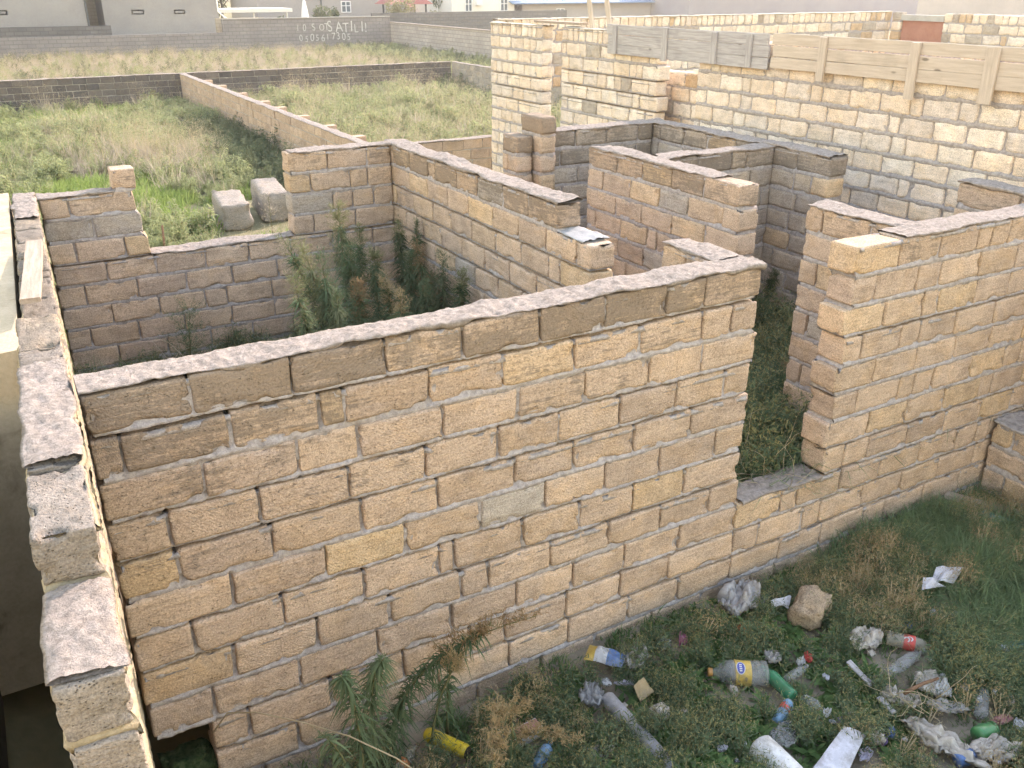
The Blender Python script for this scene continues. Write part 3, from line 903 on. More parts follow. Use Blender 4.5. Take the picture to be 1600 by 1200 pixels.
# ================================================================= far boundary walls (blocks too small to pick apart)
def coursed(name, ca, cb, mo, bw=0.42, bh=0.2, plane='XZ', stain=None):
    m, nt, b = new_mat(name)
    g = NT(nt)
    tc = g.n('ShaderNodeTexCoord')
    sp = g.n('ShaderNodeSeparateXYZ'); g.l(tc.outputs['Object'], sp.inputs[0])
    cb_ = g.n('ShaderNodeCombineXYZ')
    g.l(sp.outputs['X' if plane == 'XZ' else 'Y'], cb_.inputs[0]); g.l(sp.outputs['Z'], cb_.inputs[1])
    br = g.n('ShaderNodeTexBrick'); g.l(cb_.outputs[0], br.inputs['Vector'])
    br.inputs['Color1'].default_value = (*ca, 1); br.inputs['Color2'].default_value = (*cb, 1); br.inputs['Mortar'].default_value = (*mo, 1)
    br.inputs['Scale'].default_value = 1; br.inputs['Mortar Size'].default_value = 0.014
    br.inputs['Brick Width'].default_value = bw; br.inputs['Row Height'].default_value = bh; br.inputs['Bias'].default_value = 0
    n = g.noise(tc.outputs['Object'], 0.9, 5, 0.65)
    c = g.mix(g.ramp(n, 0.35, 0.7, 0.0, 0.45), br.outputs[0], stain or tuple(x * 0.7 for x in ca))
    g.l(c, b.inputs['Base Color'])
    g.l(g.bump(g.math('SUBTRACT', 1.0, br.outputs['Fac']), 0.5, 0.02), b.inputs['Normal'])
    return m
M['far_grey'] = coursed('far_grey_blocks', (0.25, 0.235, 0.24), (0.29, 0.27, 0.27), (0.17, 0.16, 0.165))
M['far_dark'] = coursed('far_dark_blocks', (0.15, 0.148, 0.155), (0.19, 0.185, 0.185), (0.11, 0.108, 0.115))
M['far_buff'] = coursed('far_buff_blocks', (0.42, 0.36, 0.28), (0.46, 0.39, 0.31), (0.33, 0.28, 0.22))
M['far_white'] = coursed('far_white_blocks', (0.38, 0.345, 0.325), (0.46, 0.42, 0.39), (0.23, 0.21, 0.20), plane='YZ')
def slab(name, label, cat, pieces, mats, kind='thing', group=None):
    """pieces: (part name, x0,x1,y0,y1,z0,z1, material)"""
    xs = [p[1] for p in pieces] + [p[2] for p in pieces]
    ys = [p[3] for p in pieces] + [p[4] for p in pieces]
    c = ((min(xs) + max(xs)) / 2, (min(ys) + max(ys)) / 2, 0)
    root = tag(empty(name, c), label, cat, group, kind)
    for p in pieces:
        b = MB(); b.box(p[1] - c[0], p[2] - c[0], p[3] - c[1], p[4] - c[1], p[5], p[6])
        b.build(p[0], p[7], root)
    return root
bw_ = slab('boundary_wall', 'long grey block boundary wall with white painted writing behind the dry grass', 'wall',
     [('wall_section', -12, 13.4, 57.5, 57.7, 0, 1.15, M['far_grey']), ('wall_section', 13.4, 23.9, 57.46, 57.68, 0, 1.86, M['far_grey']),
      ('coping', 13.4, 23.9, 57.42, 57.72, 1.86, 1.90, M['conc'])], None)
slab('boundary_wall', 'whitish block wall running from the far corner towards the cream pier', 'wall',
     [('wall_section', 23.9, 24.1, 41.0, 57.4, 0, 1.5, M['far_white']), ('coping', 23.86, 24.14, 41.0, 57.4, 1.5, 1.56, M['cap'])], None)
slab('boundary_wall', 'dark grey low block wall in front of the plain grey houses', 'wall',
     [('wall_section', -12, 7.45, 58.4, 58.6, 0, 1.62, M['far_dark'])], None)
pil = [('wall_section', 13.3, 16.2, 58.6, 58.8, 0, 1.9, M['far_buff'])]
for x in (13.9, 14.5, 15.1, 15.7): pil.append(('pilaster', x, x + 0.16, 58.48, 58.6, 0, 1.9, M['far_buff']))
slab('boundary_wall', 'buff block wall with narrow pilasters behind the grey boundary wall', 'wall', pil, None)
slab('boundary_wall', 'plain dark grey wall below the white house', 'wall',
     [('wall_section', 24.5, 40.2, 62.0, 62.2, 0, 1.95, M['far_dark'])], None)
# white painted offer on the boundary wall
M['white_paint'] = mottled('white_paint', (0.46, 0.46, 0.46), (0.62, 0.62, 0.62), 5, 24, 0.0)
def lettering(txt, size, parent, loc, name='lettering', rot=(HALF, 0, 0), mat=None, extr=0.004, shear=0.0, sx=1.0, bold=0.0):
    cu = bpy.data.curves.new(name, 'FONT')
    cu.body = txt; cu.size = size; cu.extrude = extr; cu.shear = shear; cu.offset = bold
    t_ = bpy.data.objects.new(name, cu); COL.objects.link(t_)
    bpy.context.view_layer.update()
    me = bpy.data.meshes.new_from_object(t_.evaluated_get(bpy.context.evaluated_depsgraph_get()))
    bpy.data.objects.remove(t_); bpy.data.curves.remove(cu)
    me.materials.clear(); me.materials.append(mat or M['white_paint'])
    return obj(name, me, parent, loc, rot, (sx, 1, 1))
cx = (-12 + 23.9) / 2
def brushed(txt, size, x, z, step, seed):
    """hand painted characters, each a little out of line"""
    q = random.Random(seed)
    for ch in txt:
        if ch != ' ':
            lettering(ch, size * q.uniform(0.88, 1.12), bw_, (x - cx, 57.435 - 57.57, z + q.uniform(-0.04, 0.04)), 'painted_letter', (HALF, q.uniform(-0.12, 0.12), 0), bold=-0.004, sx=q.uniform(0.78, 0.95))
        x += step * (0.55 if ch in 'I! ' else 1.0) * q.uniform(0.92, 1.1)
brushed('10 SOT', 0.58, 17.75, 1.12, 0.40, 1)
brushed('SATILI!', 0.80, 19.75, 1.02, 0.46, 2)
brushed('0505617305', 0.56, 17.9, 0.56, 0.335, 3)

# ================================================================= houses far behind
M['render_grey'] = mottled('grey_render', (0.27, 0.265, 0.275), (0.33, 0.325, 0.33), 0.6, 8, 0.2, 0.02)
M['render_pale'] = mottled('pale_render', (0.36, 0.335, 0.335), (0.42, 0.39, 0.385), 0.5, 8, 0.2, 0.02)
M['render_white'] = mottled('white_render', (0.74, 0.72, 0.68), (0.80, 0.78, 0.74), 0.5, 8, 0.1, 0.02)
M['frame_white'] = mottled('white_frame', (0.74, 0.74, 0.75), (0.80, 0.80, 0.81), 3, 20, 0.0, rough=0.5)
M['glass_dark'] = mottled('window_glass', (0.10, 0.13, 0.16), (0.16, 0.20, 0.24), 1, 4, 0.0, rough=0.15)
M['pipe_dark'] = mottled('dark_pipe', (0.07, 0.08, 0.09), (0.10, 0.11, 0.12), 3, 20, 0.0, rough=0.5)
def ribbed(name, col, scale=9.0, axis='X'):
    m, nt, b = new_mat(name)
    g = NT(nt)
    tc = g.n('ShaderNodeTexCoord')
    w = g.n('ShaderNodeTexWave'); w.bands_direction = axis
    g.l(tc.outputs['Object'], w.inputs['Vector']); w.inputs['Scale'].default_value = scale
    c = g.mix(g.noise(tc.outputs['Object'], 0.8, 4), tuple(x * 0.85 for x in col), col)
    g.l(c, b.inputs['Base Color'])
    g.l(g.bump(w.outputs[0], 0.9, 0.05), b.inputs['Normal'])
    b.inputs['Roughness'].default_value = 0.5
    return m
M['roof_blue'] = ribbed('blue_metal_roof', (0.24, 0.36, 0.55), 3.0)
M['roof_red'] = ribbed('red_metal_roof', (0.45, 0.16, 0.14), 3.0)
def window(parent, x0, x1, y, z0, z1, bars=1):
    f = MB()
    w = 0.07
    f.box(x0, x1, y - 0.05, y + 0.03, z0, z0 + w); f.box(x0, x1, y - 0.05, y + 0.03, z1 - w, z1)
    f.box(x0, x0 + w, y - 0.05, y + 0.03, z0 + w, z1 - w); f.box(x1 - w, x1, y - 0.05, y + 0.03, z0 + w, z1 - w)
    for i in range(bars):
        xm = x0 + (x1 - x0) * (i + 1) / (bars + 1)
        f.box(xm - w / 2, xm + w / 2, y - 0.048, y + 0.03, z0 + w, z1 - w)
    if bars: f.box(x0 + w, x1 - w, y - 0.046, y + 0.028, (z0 + z1) / 2 + 0.05, (z0 + z1) / 2 + 0.05 + w * 0.8)
    o = f.build('window', M['frame_white'], parent)
    p = MB(); p.box(x0 + 0.02, x1 - 0.02, y - 0.004, y + 0.02, z0 + 0.02, z1 - 0.02)
    p.build('pane', M['glass_dark'], o)
h = slab('grey_house', 'plain grey rendered house with a dark drainpipe on its corner', 'house',
     [('wall', -14, 6.55, 60, 66, 0, 6.2, M['render_grey']), ('roof', -14.3, 6.8, 59.8, 66.3, 6.2, 6.4, M['roof_red'])], None)
hc = h.location.copy()
window(h, 1.9 - hc.x, 2.5 - hc.x, -3.0, 2.2, 2.45, 0)
b = MB(); b.tube([(6.5 - hc.x, -3.08, 0), (6.5 - hc.x, -3.08, 6.2)], 0.06, 8); b.build('drainpipe', M['pipe_dark'], h)
h = slab('grey_house', 'broad blank grey rendered house with two white slot windows', 'house',
     [('wall', 7.5, 14.1, 61, 69, 0, 6.0, M['render_grey']), ('roof', 7.2, 14.4, 60.8, 69.3, 6.0, 6.2, M['roof_red'])], None)
hc = h.location.copy()
window(h, 9.05 - hc.x, 9.75 - hc.x, -4.0, 2.10, 2.36, 0); window(h, 11.45 - hc.x, 12.1 - hc.x, -4.0, 2.10, 2.34, 0)
b = MB(); b.tube([(14.05 - hc.x, -4.07, 6), (14.05 - hc.x, -4.07, 2.2), (14.5 - hc.x, -4.3, 1.75)], 0.05, 8); b.build('drainpipe', M['frame_white'], h)
slab('brick_shed', 'narrow orange-brown brick shed between the two grey houses', 'shed',
     [('wall', 6.7, 7.6, 64, 70, 0, 3.4, M['far_buff']), ('roof', 6.6, 7.7, 63.9, 70.1, 3.4, 3.5, M['pipe_dark'])], None)
h = slab('pale_house', 'long pale rendered house with one white window behind the writing wall', 'house',
     [('wall', 19.5, 31.5, 72, 80, 0, 5.5, M['render_pale']), ('roof', 19.2, 31.8, 71.7, 80.3, 5.5, 5.7, M['roof_red'])], None)
hc = h.location.copy()
window(h, 25.95 - hc.x, 26.75 - hc.x, -4.0, 1.72, 2.55, 1)
b = MB(); b.tube([(24.35 - hc.x, -4.08, 0), (24.35 - hc.x, -4.08, 5.5)], 0.06, 8); b.build('drainpipe', M['pipe_dark'], h)
# red roofed pavilion on thin posts
pv = tag(empty('garden_pavilion', (28.6, 66, 0)), 'open pavilion with a red ribbed roof on thin posts', 'pavilion')
for (x, y) in ((-1.2, -1), (1.3, -1), (-1.2, 1), (1.3, 1)):
    b = MB(); b.box(x - 0.05, x + 0.05, y - 0.05, y + 0.05, 0, 2.5); b.build('post', M['pipe_dark'], pv)
b = MB(); b.add([(-1.7, -1.5, 2.42), (1.7, -1.5, 2.42), (1.7, 1.5, 2.42), (-1.7, 1.5, 2.42), (0, 0, 3.7)], [(0, 1, 4), (1, 2, 4), (2, 3, 4), (3, 0, 4), (3, 2, 1, 0)])
b.build('roof', M['roof_red'], pv)
h = tag(empty('red_roofed_house', (36.2, 78, 0)), 'distant house with a sloping dark red roof behind the pavilion', 'house')
b = MB(); b.box(-3, 1.6, -2.5, 2.5, 0, 2.1); b.build('wall', M['render_pale'], h)
b = MB(); b.add([(-3.4, -2.9, 2.0), (2, -2.9, 2.0), (2, 2.9, 2.0), (-3.4, 2.9, 2.0), (-3.4, 0, 3.9), (2, 0, 3.9)], [(0, 1, 5, 4), (2, 3, 4, 5), (0, 4, 3), (1, 2, 5), (3, 2, 1, 0)])
b.build('roof', M['roof_red'], h)
h = slab('white_house', 'white house with two tall windows and a wall air conditioner', 'house',
     [('wall', 33.0, 39.2, 67, 74, 0, 5.5, M['render_white']), ('roof', 32.7, 39.5, 66.7, 74.3, 5.5, 5.7, M['roof_red'])], None)
hc = h.location.copy()
window(h, 34.1 - hc.x, 34.75 - hc.x, -3.5, 1.78, 2.75, 1); window(h, 37.2 - hc.x, 37.9 - hc.x, -3.5, 1.78, 2.75, 1)
b = MB(); b.box(35.0 - hc.x, 35.5 - hc.x, -3.8, -3.5, 2.25, 2.62); b.build('air_conditioner', M['frame_white'], h)
h = tag(empty('blue_roofed_house', (52, 70, 0)), 'long low pale house with a blue ribbed metal roof', 'house')
b = MB(); b.box(-13.5, 8, -3, 4, 0, 2.35); b.build('wall', M['render_pale'], h)
b = MB(); b.add([(-14, -3.6, 2.3), (8.6, -3.6, 2.3), (8.6, 4.5, 4.6), (-14, 4.5, 4.6), (-14, -3.6, 2.38), (8.6, -3.6, 2.38), (8.6, 4.5, 4.7), (-14, 4.5, 4.7)],
                [(0, 3, 2, 1), (4, 5, 6, 7), (0, 1, 5, 4), (1, 2, 6, 5), (2, 3, 7, 6), (3, 0, 4, 7)])
b.build('roof', M['roof_blue'], h)
window(h, -9.6, -8.8, -3.0, 1.2, 1.95, 1); window(h, 0.4, 1.4, -3.0, 1.2, 1.8, 1); window(h, 5.6, 6.2, -3.0, 1.2, 1.7, 0)
M['purple'] = mottled('mauve_render', (0.26, 0.25, 0.29), (0.30, 0.29, 0.325), 0.6, 8, 0.1, 0.02)
slab('mauve_building', 'plain mauve-grey building beyond the unfinished house', 'building', [('wall', 52, 96, 62, 70, 0, 4.2, M['purple']), ('roof', 51.6, 96.4, 61.7, 70.3, 4.2, 4.4, M['conc'])], None)
slab('pale_building', 'long pale hazy building behind the unfinished house', 'building', [('wall', 62, 120, 30, 48, 0, 4.0, M['render_pale']), ('roof', 61.6, 120, 29.6, 48.4, 4.0, 4.3, M['conc'])], None)
# carport with a white roof, folded white parasol
cpt = tag(empty('carport', (17.6, 67, 0)), 'low carport with a white flat roof beside the blank grey house', 'carport')
for x in (-2.4, 0, 2.3):
    b = MB(); b.box(x - 0.05, x + 0.05, -0.9, -0.8, 0, 1.95); b.build('post', M['frame_white'], cpt)
b = MB(); b.box(-2.8, 2.6, -1.2, 2.2, 2.0, 2.22); b.build('roof', M['render_white'], cpt)
ps = tag(empty('folded_parasol', (20.0, 62.5, 0)), 'folded white parasol standing behind the writing wall', 'parasol')
b = MB(); b.tube([(0, 0, 0), (0, 0, 2.9)], 0.03, 8); b.build('pole', M['pipe_dark'], ps)
b = MB(); b.lathe([(0.24, 1.5), (0.27, 1.7), (0.2, 2.2), (0.10, 2.7), (0.03, 2.85)], 10); b.build('canopy', M['frame_white'], ps)
# ================================================================= plants
def atY(px, py, Y):
    r = _rt * (px - 800) / 1410 - _up * (py - 600) / 1410 + _fw
    t = Y / r[1]
    return Vector((r[0] * t, Y, CAM_Z + r[2] * t))

def leaf_material(name, ca, cb, trans=0.35, rough=0.7):
    m, nt, b = new_mat(name)
    g = NT(nt)
    oi = g.n('ShaderNodeObjectInfo'); tc = g.n('ShaderNodeTexCoord'); geo = g.n('ShaderNodeNewGeometry')
    f = g.math('ADD', g.math('MULTIPLY', oi.outputs['Random'], 0.5), g.math('MULTIPLY', geo.outputs['Random Per Island'], 0.5))
    c = g.mix(f, ca, cb)
    g.l(c, b.inputs['Base Color'])
    b.inputs['Roughness'].default_value = rough
    tr = g.n('ShaderNodeBsdfTranslucent'); g.l(c, tr.inputs['Color'])
    mx = g.n('ShaderNodeMixShader'); mx.inputs[0].default_value = trans
    g.l(b.outputs[0], mx.inputs[1]); g.l(tr.outputs[0], mx.inputs[2])
    g.l(mx.outputs[0], nt.nodes['Material Output'].inputs['Surface'])
    return m
M['sage'] = leaf_material('sage_leaf', (0.25, 0.29, 0.135), (0.41, 0.435, 0.245), 0.45)
M['sage_dark'] = leaf_material('dark_sage_leaf', (0.09, 0.125, 0.075), (0.19, 0.21, 0.12), 0.4)
M['bright'] = leaf_material('bright_grass', (0.19, 0.28, 0.07), (0.31, 0.38, 0.14), 0.42)
M['dry'] = leaf_material('dry_grass', (0.38, 0.33, 0.265), (0.54, 0.475, 0.39), 0.45)
M['straw'] = leaf_material('straw', (0.42, 0.34, 0.22), (0.55, 0.46, 0.32))
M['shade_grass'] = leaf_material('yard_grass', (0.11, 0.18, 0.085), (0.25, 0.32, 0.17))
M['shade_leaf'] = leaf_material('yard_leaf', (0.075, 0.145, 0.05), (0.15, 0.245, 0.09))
M['feather'] = leaf_material('feathery_leaf', (0.085, 0.135, 0.075), (0.165, 0.215, 0.125))
M['conyza'] = leaf_material('weed_leaf', (0.075, 0.125, 0.065), (0.155, 0.20, 0.11))
M['conyza_head'] = leaf_material('weed_flower_head', (0.17, 0.19, 0.09), (0.28, 0.27, 0.14))
M['tan_head'] = leaf_material('tan_flower_head', (0.34, 0.25, 0.13), (0.47, 0.36, 0.21))
M['brown_head'] = leaf_material('brown_flower_head', (0.25, 0.165, 0.09), (0.36, 0.25, 0.14))
M['yellow_bud'] = leaf_material('yellow_bud', (0.24, 0.24, 0.10), (0.36, 0.32, 0.16))
M['stem'] = leaf_material('weed_stem', (0.13, 0.14, 0.07), (0.20, 0.19, 0.10), 0.1)
M['tree_leaf'] = leaf_material('tree_leaf', (0.06, 0.09, 0.04), (0.12, 0.15, 0.07))
M['tree_pale'] = leaf_material('pale_tree_leaf', (0.22, 0.22, 0.11), (0.34, 0.32, 0.18))
M['bark'] = mottled('bark', (0.10, 0.08, 0.06), (0.18, 0.15, 0.11), 6, 40, 0.6, 0.02)

def strips(P, W, S):
    """ribbons: P (N,K,3) spine, W (N,K) half widths, S (N,3) or (N,K,3) side direction"""
    N, K, _ = P.shape
    if S.ndim == 2: S = S[:, None, :]
    A = P - S * W[..., None]; B = P + S * W[..., None]
    V = np.stack([A, B], 2).reshape(-1, 3)
    base = (np.arange(N) * K * 2)[:, None]
    k = np.arange(K - 1)[None, :] * 2
    i = base + k
    F = np.stack([i, i + 1, i + 3, i + 2], -1).reshape(-1, 4)
    return V, F

def blades(n, r, h0, h1, w, bend, g, K=4, base_z=0.0):
    """grass-like blades rooted in a disc"""
    a = g.uniform(0, 2 * np.pi, n); rr = r * np.sqrt(g.uniform(0, 1, n))
    root = np.stack([rr * np.cos(a), rr * np.sin(a), np.full(n, base_z)], -1)
    da = a + g.normal(0, 1.0, n)
    h = g.uniform(h0, h1, n)
    out = np.stack([np.cos(da), np.sin(da), np.zeros(n)], -1)
    s = np.linspace(0, 1, K)
    bd = bend * g.uniform(0.3, 1.3, n)
    x = (bd * h)[:, None] * s[None, :] ** 1.8
    z = h[:, None] * (s[None, :] - 0.45 * np.minimum(bd, 1.6)[:, None] * s[None, :] ** 3)
    P = root[:, None, :] + out[:, None, :] * x[..., None]
    P[..., 2] += z
    W = (w * g.uniform(0.6, 1.2, n))[:, None] * (1 - s[None, :] ** 2 * 0.9)
    fa = g.uniform(0, np.pi, n)
    side = np.stack([np.cos(fa), np.sin(fa), np.zeros(n)], -1)
    return strips(P, W, side)

def leaflets(C, D, L, W, g, droop=0.3, K=3):
    """leaves at points C (N,3) with direction D (N,3), length L, half width W"""
    n = len(C)
    s = np.linspace(0, 1, K)
    P = C[:, None, :] + D[:, None, :] * (L[:, None] * s[None, :])[..., None]
    P[..., 2] -= (droop * L)[:, None] * s[None, :] ** 2
    prof = np.interp(s, [0, 0.35, 1], [0.35, 1.0, 0.08])
    side = np.cross(D, np.array([0, 0, 1.0]) + g.normal(0, 0.5, (n, 3)))
    side /= np.maximum(np.linalg.norm(side, axis=1, keepdims=True), 1e-4)
    return strips(P, W[:, None] * prof[None, :], side)

class PB:
    """plant mesh with several materials"""
    def __init__(s): s.V = []; s.F = []; s.M = []; s.n = 0
    def add(s, vf, m=0):
        V, F = vf
        s.V.append(V); s.F.append(F + s.n); s.M.append(np.full(len(F), m)); s.n += len(V)
    def mesh(s, name, mats):
        return mesh(name, np.concatenate(s.V), np.concatenate(s.F), mats, False, np.concatenate(s.M))

def unit(v): return v / np.maximum(np.linalg.norm(v, axis=-1, keepdims=True), 1e-6)

def bush_clump(seed, mats, r=0.22, h=0.34, n=260, ll=(0.03, 0.06), lw=0.006, bud=0.0, stems=9):
    g = np.random.default_rng(seed)
    pb = PB()
    a = g.uniform(0, 2 * np.pi, stems); el = g.uniform(0.1, 1.0, stems) * r
    tip = np.stack([np.cos(a) * el, np.sin(a) * el, h * (1 - 0.45 * (el / r) ** 2) * g.uniform(0.75, 1.1, stems)], -1)
    K = 5; s = np.linspace(0, 1, K)
    P = tip[:, None, :] * np.stack([s ** 1.3, s ** 1.3, s], -1)[None]
    pb.add(strips(P, np.full((stems, K), 0.003), unit(g.normal(0, 1, (stems, 3)) * [1, 1, 0.05])), 1)
    which = g.integers(0, stems, n); t = g.uniform(0.25, 1.02, n)
    C = tip[which] * np.stack([t ** 1.3, t ** 1.3, t], -1) + g.normal(0, 0.018, (n, 3))
    D = unit(g.normal(0, 1, (n, 3)) * [1, 1, 0.7] + [0, 0, 0.55])
    pb.add(leaflets(C, D, g.uniform(*ll, n), np.full(n, lw) * g.uniform(0.7, 1.3, n), g), 0)
    if bud:
        nb_ = int(bud); which = g.integers(0, stems, nb_)
        C = tip[which] + g.normal(0, 0.03, (nb_, 3)) + [0, 0, 0.015]
        D = unit(g.normal(0, 1, (nb_, 3)) + [0, 0, 0.6])
        pb.add(leaflets(C, D, g.uniform(0.010, 0.018, nb_), np.full(nb_, 0.006), g, 0, 2), 2)
    return pb.mesh('plant_clump', mats)

def grass_clump(seed, mats, n, r, h0, h1, w, bend, K=4, heads=0):
    g = np.random.default_rng(seed)
    pb = PB(); pb.add(blades(n, r, h0, h1, w, bend, g, K), 0)
    if heads:
        pb.add(blades(heads, r, h1 * 0.9, h1 * 1.5, w * 0.7, bend * 0.5, g, 4), 1)
        m = heads * 14
        a = g.uniform(0, 2 * np.pi, m); rr = r * g.uniform(0.2, 1.6, m)
        C = np.stack([rr * np.cos(a), rr * np.sin(a), h1 * g.uniform(0.8, 1.4, m)], -1)
        D = unit(g.normal(0, 1, (m, 3)) + [0, 0, 0.8])
        pb.add(leaflets(C, D, g.uniform(0.03, 0.06, m), np.full(m, 0.006), g, 0.1, 2), 1)
    return pb.mesh('plant_clump', mats)

def rosette(seed, mats, n=14, L=(0.08, 0.16), w=0.022):
    g = np.random.default_rng(seed)
    a = np.arange(n) * 2.4 + g.normal(0, 0.2, n)
    el = g.uniform(0.25, 1.1, n)
    D = np.stack([np.cos(a) * np.cos(el), np.sin(a) * np.cos(el), np.sin(el)], -1)
    C = np.zeros((n, 3)) + g.normal(0, 0.012, (n, 3)); C[:, 2] = np.abs(C[:, 2])
    pb = PB(); pb.add(leaflets(C, D, g.uniform(*L, n), np.full(n, w) * g.uniform(0.7, 1.2, n), g, 0.45, 5), 0)
    return pb.mesh('plant_clump', mats)

SOURCE = {}
def source(key, meshes):
    c = bpy.data.collections.new('plant_sources_' + key)
    for i, me in enumerate(meshes):
        o = bpy.data.objects.new('source_%s_%02d' % (key, i), me)
        c.objects.link(o)
    SOURCE[key] = c

def scatter(name, label, cat, key, pts, idx, scl, tiltamt=0.15):
    """one ground-cover object: plants of a kind set out at points"""
    n = len(pts)
    me = bpy.data.meshes.new(name)
    me.vertices.add(n); me.vertices.foreach_set('co', np.asarray(pts, np.float32).ravel())
    rot = np.stack([nrg.normal(0, tiltamt, n), nrg.normal(0, tiltamt, n), nrg.uniform(0, 6.283, n)], -1)
    a = me.attributes.new('rot', 'FLOAT_VECTOR', 'POINT'); a.data.foreach_set('vector', rot.astype(np.float32).ravel())
    a = me.attributes.new('scl', 'FLOAT', 'POINT'); a.data.foreach_set('value', np.asarray(scl, np.float32))
    a = me.attributes.new('idx', 'INT', 'POINT'); a.data.foreach_set('value', np.asarray(idx, np.int32))
    me.update()
    o = obj(name, me)
    ng = bpy.data.node_groups.new(name + '_nodes', 'GeometryNodeTree')
    ng.interface.new_socket('Geometry', in_out='INPUT', socket_type='NodeSocketGeometry')
    ng.interface.new_socket('Geometry', in_out='OUTPUT', socket_type='NodeSocketGeometry')
    gi = ng.nodes.new('NodeGroupInput'); go = ng.nodes.new('NodeGroupOutput')
    ci = ng.nodes.new('GeometryNodeCollectionInfo'); ci.inputs['Collection'].default_value = SOURCE[key]
    ci.inputs['Separate Children'].default_value = True; ci.inputs['Reset Children'].default_value = True
    ip = ng.nodes.new('GeometryNodeInstanceOnPoints'); ip.inputs['Pick Instance'].default_value = True
    def attr(nm, ty):
        x = ng.nodes.new('GeometryNodeInputNamedAttribute'); x.data_type = ty; x.inputs['Name'].default_value = nm
        return [s for s in x.outputs if s.enabled and s.name == 'Attribute'][0]
    ng.links.new(gi.outputs[0], ip.inputs['Points'])
    ng.links.new(ci.outputs[0], ip.inputs['Instance'])
    ng.links.new(attr('idx', 'INT'), ip.inputs['Instance Index'])
    e2r = ng.nodes.new('FunctionNodeEulerToRotation')
    ng.links.new(attr('rot', 'FLOAT_VECTOR'), e2r.inputs[0]); ng.links.new(e2r.outputs[0], ip.inputs['Rotation'])
    ng.links.new(attr('scl', 'FLOAT'), ip.inputs['Scale'])
    ng.links.new(ip.outputs[0], go.inputs[0])
    md = o.modifiers.new('plants', 'NODES'); md.node_group = ng
    return tag(o, label, cat, kind='stuff')

def field_points(x0, x1, y0, y1, dens, keep):
    n = int((x1 - x0) * (y1 - y0) * dens)
    P = np.stack([nrg.uniform(x0, x1, n), nrg.uniform(y0, y1, n), np.zeros(n)], -1)
    k = keep(P[:, 0], P[:, 1])
    P = P[nrg.uniform(0, 1, n) < k]
    P[:, 2] = 0.05 * fbm(v3(P[:, 0] * 0.5, P[:, 1] * 0.5, 0), 3, 4) - 0.035
    return P

S3 = [M['sage'], M['stem'], M['straw']]
source('field', [bush_clump(300 + i, S3, 0.26, 0.40, 300, (0.04, 0.08), 0.010, 30) for i in range(4)] +
       [bush_clump(320 + i, [M['sage_dark'], M['stem'], M['straw']], 0.24, 0.45, 280, (0.04, 0.08), 0.010, 0) for i in range(2)] +
       [grass_clump(330 + i, [M['bright'], M['straw']], 90, 0.20, 0.06, 0.17, 0.006, 0.6) for i in range(2)] +
       [grass_clump(340 + i, [M['dry'], M['straw']], 60, 0.22, 0.25, 0.55, 0.004, 0.5, heads=8) for i in range(3)])
def visible(x, y):
    return (x > 0.02 * y - 1.5)
nz_ = lambda x, y, s, sd: fbm(v3(x * s, y * s, sd), 3, int(sd * 10))
# near field: sage weeds, a bright grassy patch by the house, a dry pinkish band, dark weeds painting in the field wall's shadow
def near_field():
    P = field_points(-1.5, 6.1, 9.0, 33.2, 26, lambda x, y: np.where(visible(x, y), 1.0, 0.0))
    x, y = P[:, 0], P[:, 1]
    u = nrg.uniform(0, 1, len(P))
    idx = nrg.integers(0, 4, len(P))
    bright = (1.2 * nz_(x, y, 0.5, 3.1) + 1.15 * np.exp(-((y - 16.5) / 3.4) ** 2) - 0.2)
    idx = np.where(u < 1.4 * bright, 6 + nrg.integers(0, 2, len(P)), idx)
    dryb = 0.62 * np.exp(-((y - 21.3 - 0.2 * x) / 1.7) ** 2) * (x > 1.4) + 0.35 * nz_(x, y, 0.7, 5.7) + 0.10
    idx = np.where((nrg.uniform(0, 1, len(P)) < dryb) & (idx < 6), 8 + nrg.integers(0, 3, len(P)), idx)
    dark = 1.2 * (x > 4.6) * (y > 14.5) * (y < 27)
    idx = np.where((nrg.uniform(0, 1, len(P)) < dark), 4 + nrg.integers(0, 2, len(P)), idx)
    scl = (0.45 + 0.95 * nrg.uniform(0, 1, len(P)) ** 1.6) * np.where(y < 15, 0.75, 1.0) * np.where((idx == 6) | (idx == 7), 1.35, 1.0) * (1 + 0.35 * nz_(x, y, 0.9, 6.6))
    stones = (np.abs(x - 3.8) < 0.9) & (np.abs(y - 15.9) < 1.5)
    k = ~stones
    scatter('field_weeds', 'sage green weeds, bright grass and dry stalks filling the nearer field', 'weeds', 'field', P[k], idx[k], scl[k])
near_field()
def right_field():
    P = field_points(6.7, 16.2, 16.3, 33.1, 16, lambda x, y: np.ones_like(x))
    x, y = P[:, 0], P[:, 1]
    idx = nrg.integers(0, 4, len(P))
    u = nrg.uniform(0, 1, len(P))
    idx = np.where(u < 0.18, 8 + nrg.integers(0, 3, len(P)), idx)
    idx = np.where((nrg.uniform(0, 1, len(P)) < 0.8 * (x > 15.0)), 4 + nrg.integers(0, 2, len(P)), idx)
    scatter('field_weeds', 'even olive green weeds filling the field beyond the tan field wall', 'weeds', 'field', P, idx, (0.6 + 1.0 * nrg.uniform(0, 1, len(P)) ** 1.5) * (1 + 0.35 * nz_(x, y, 0.8, 8.8)))
right_field()
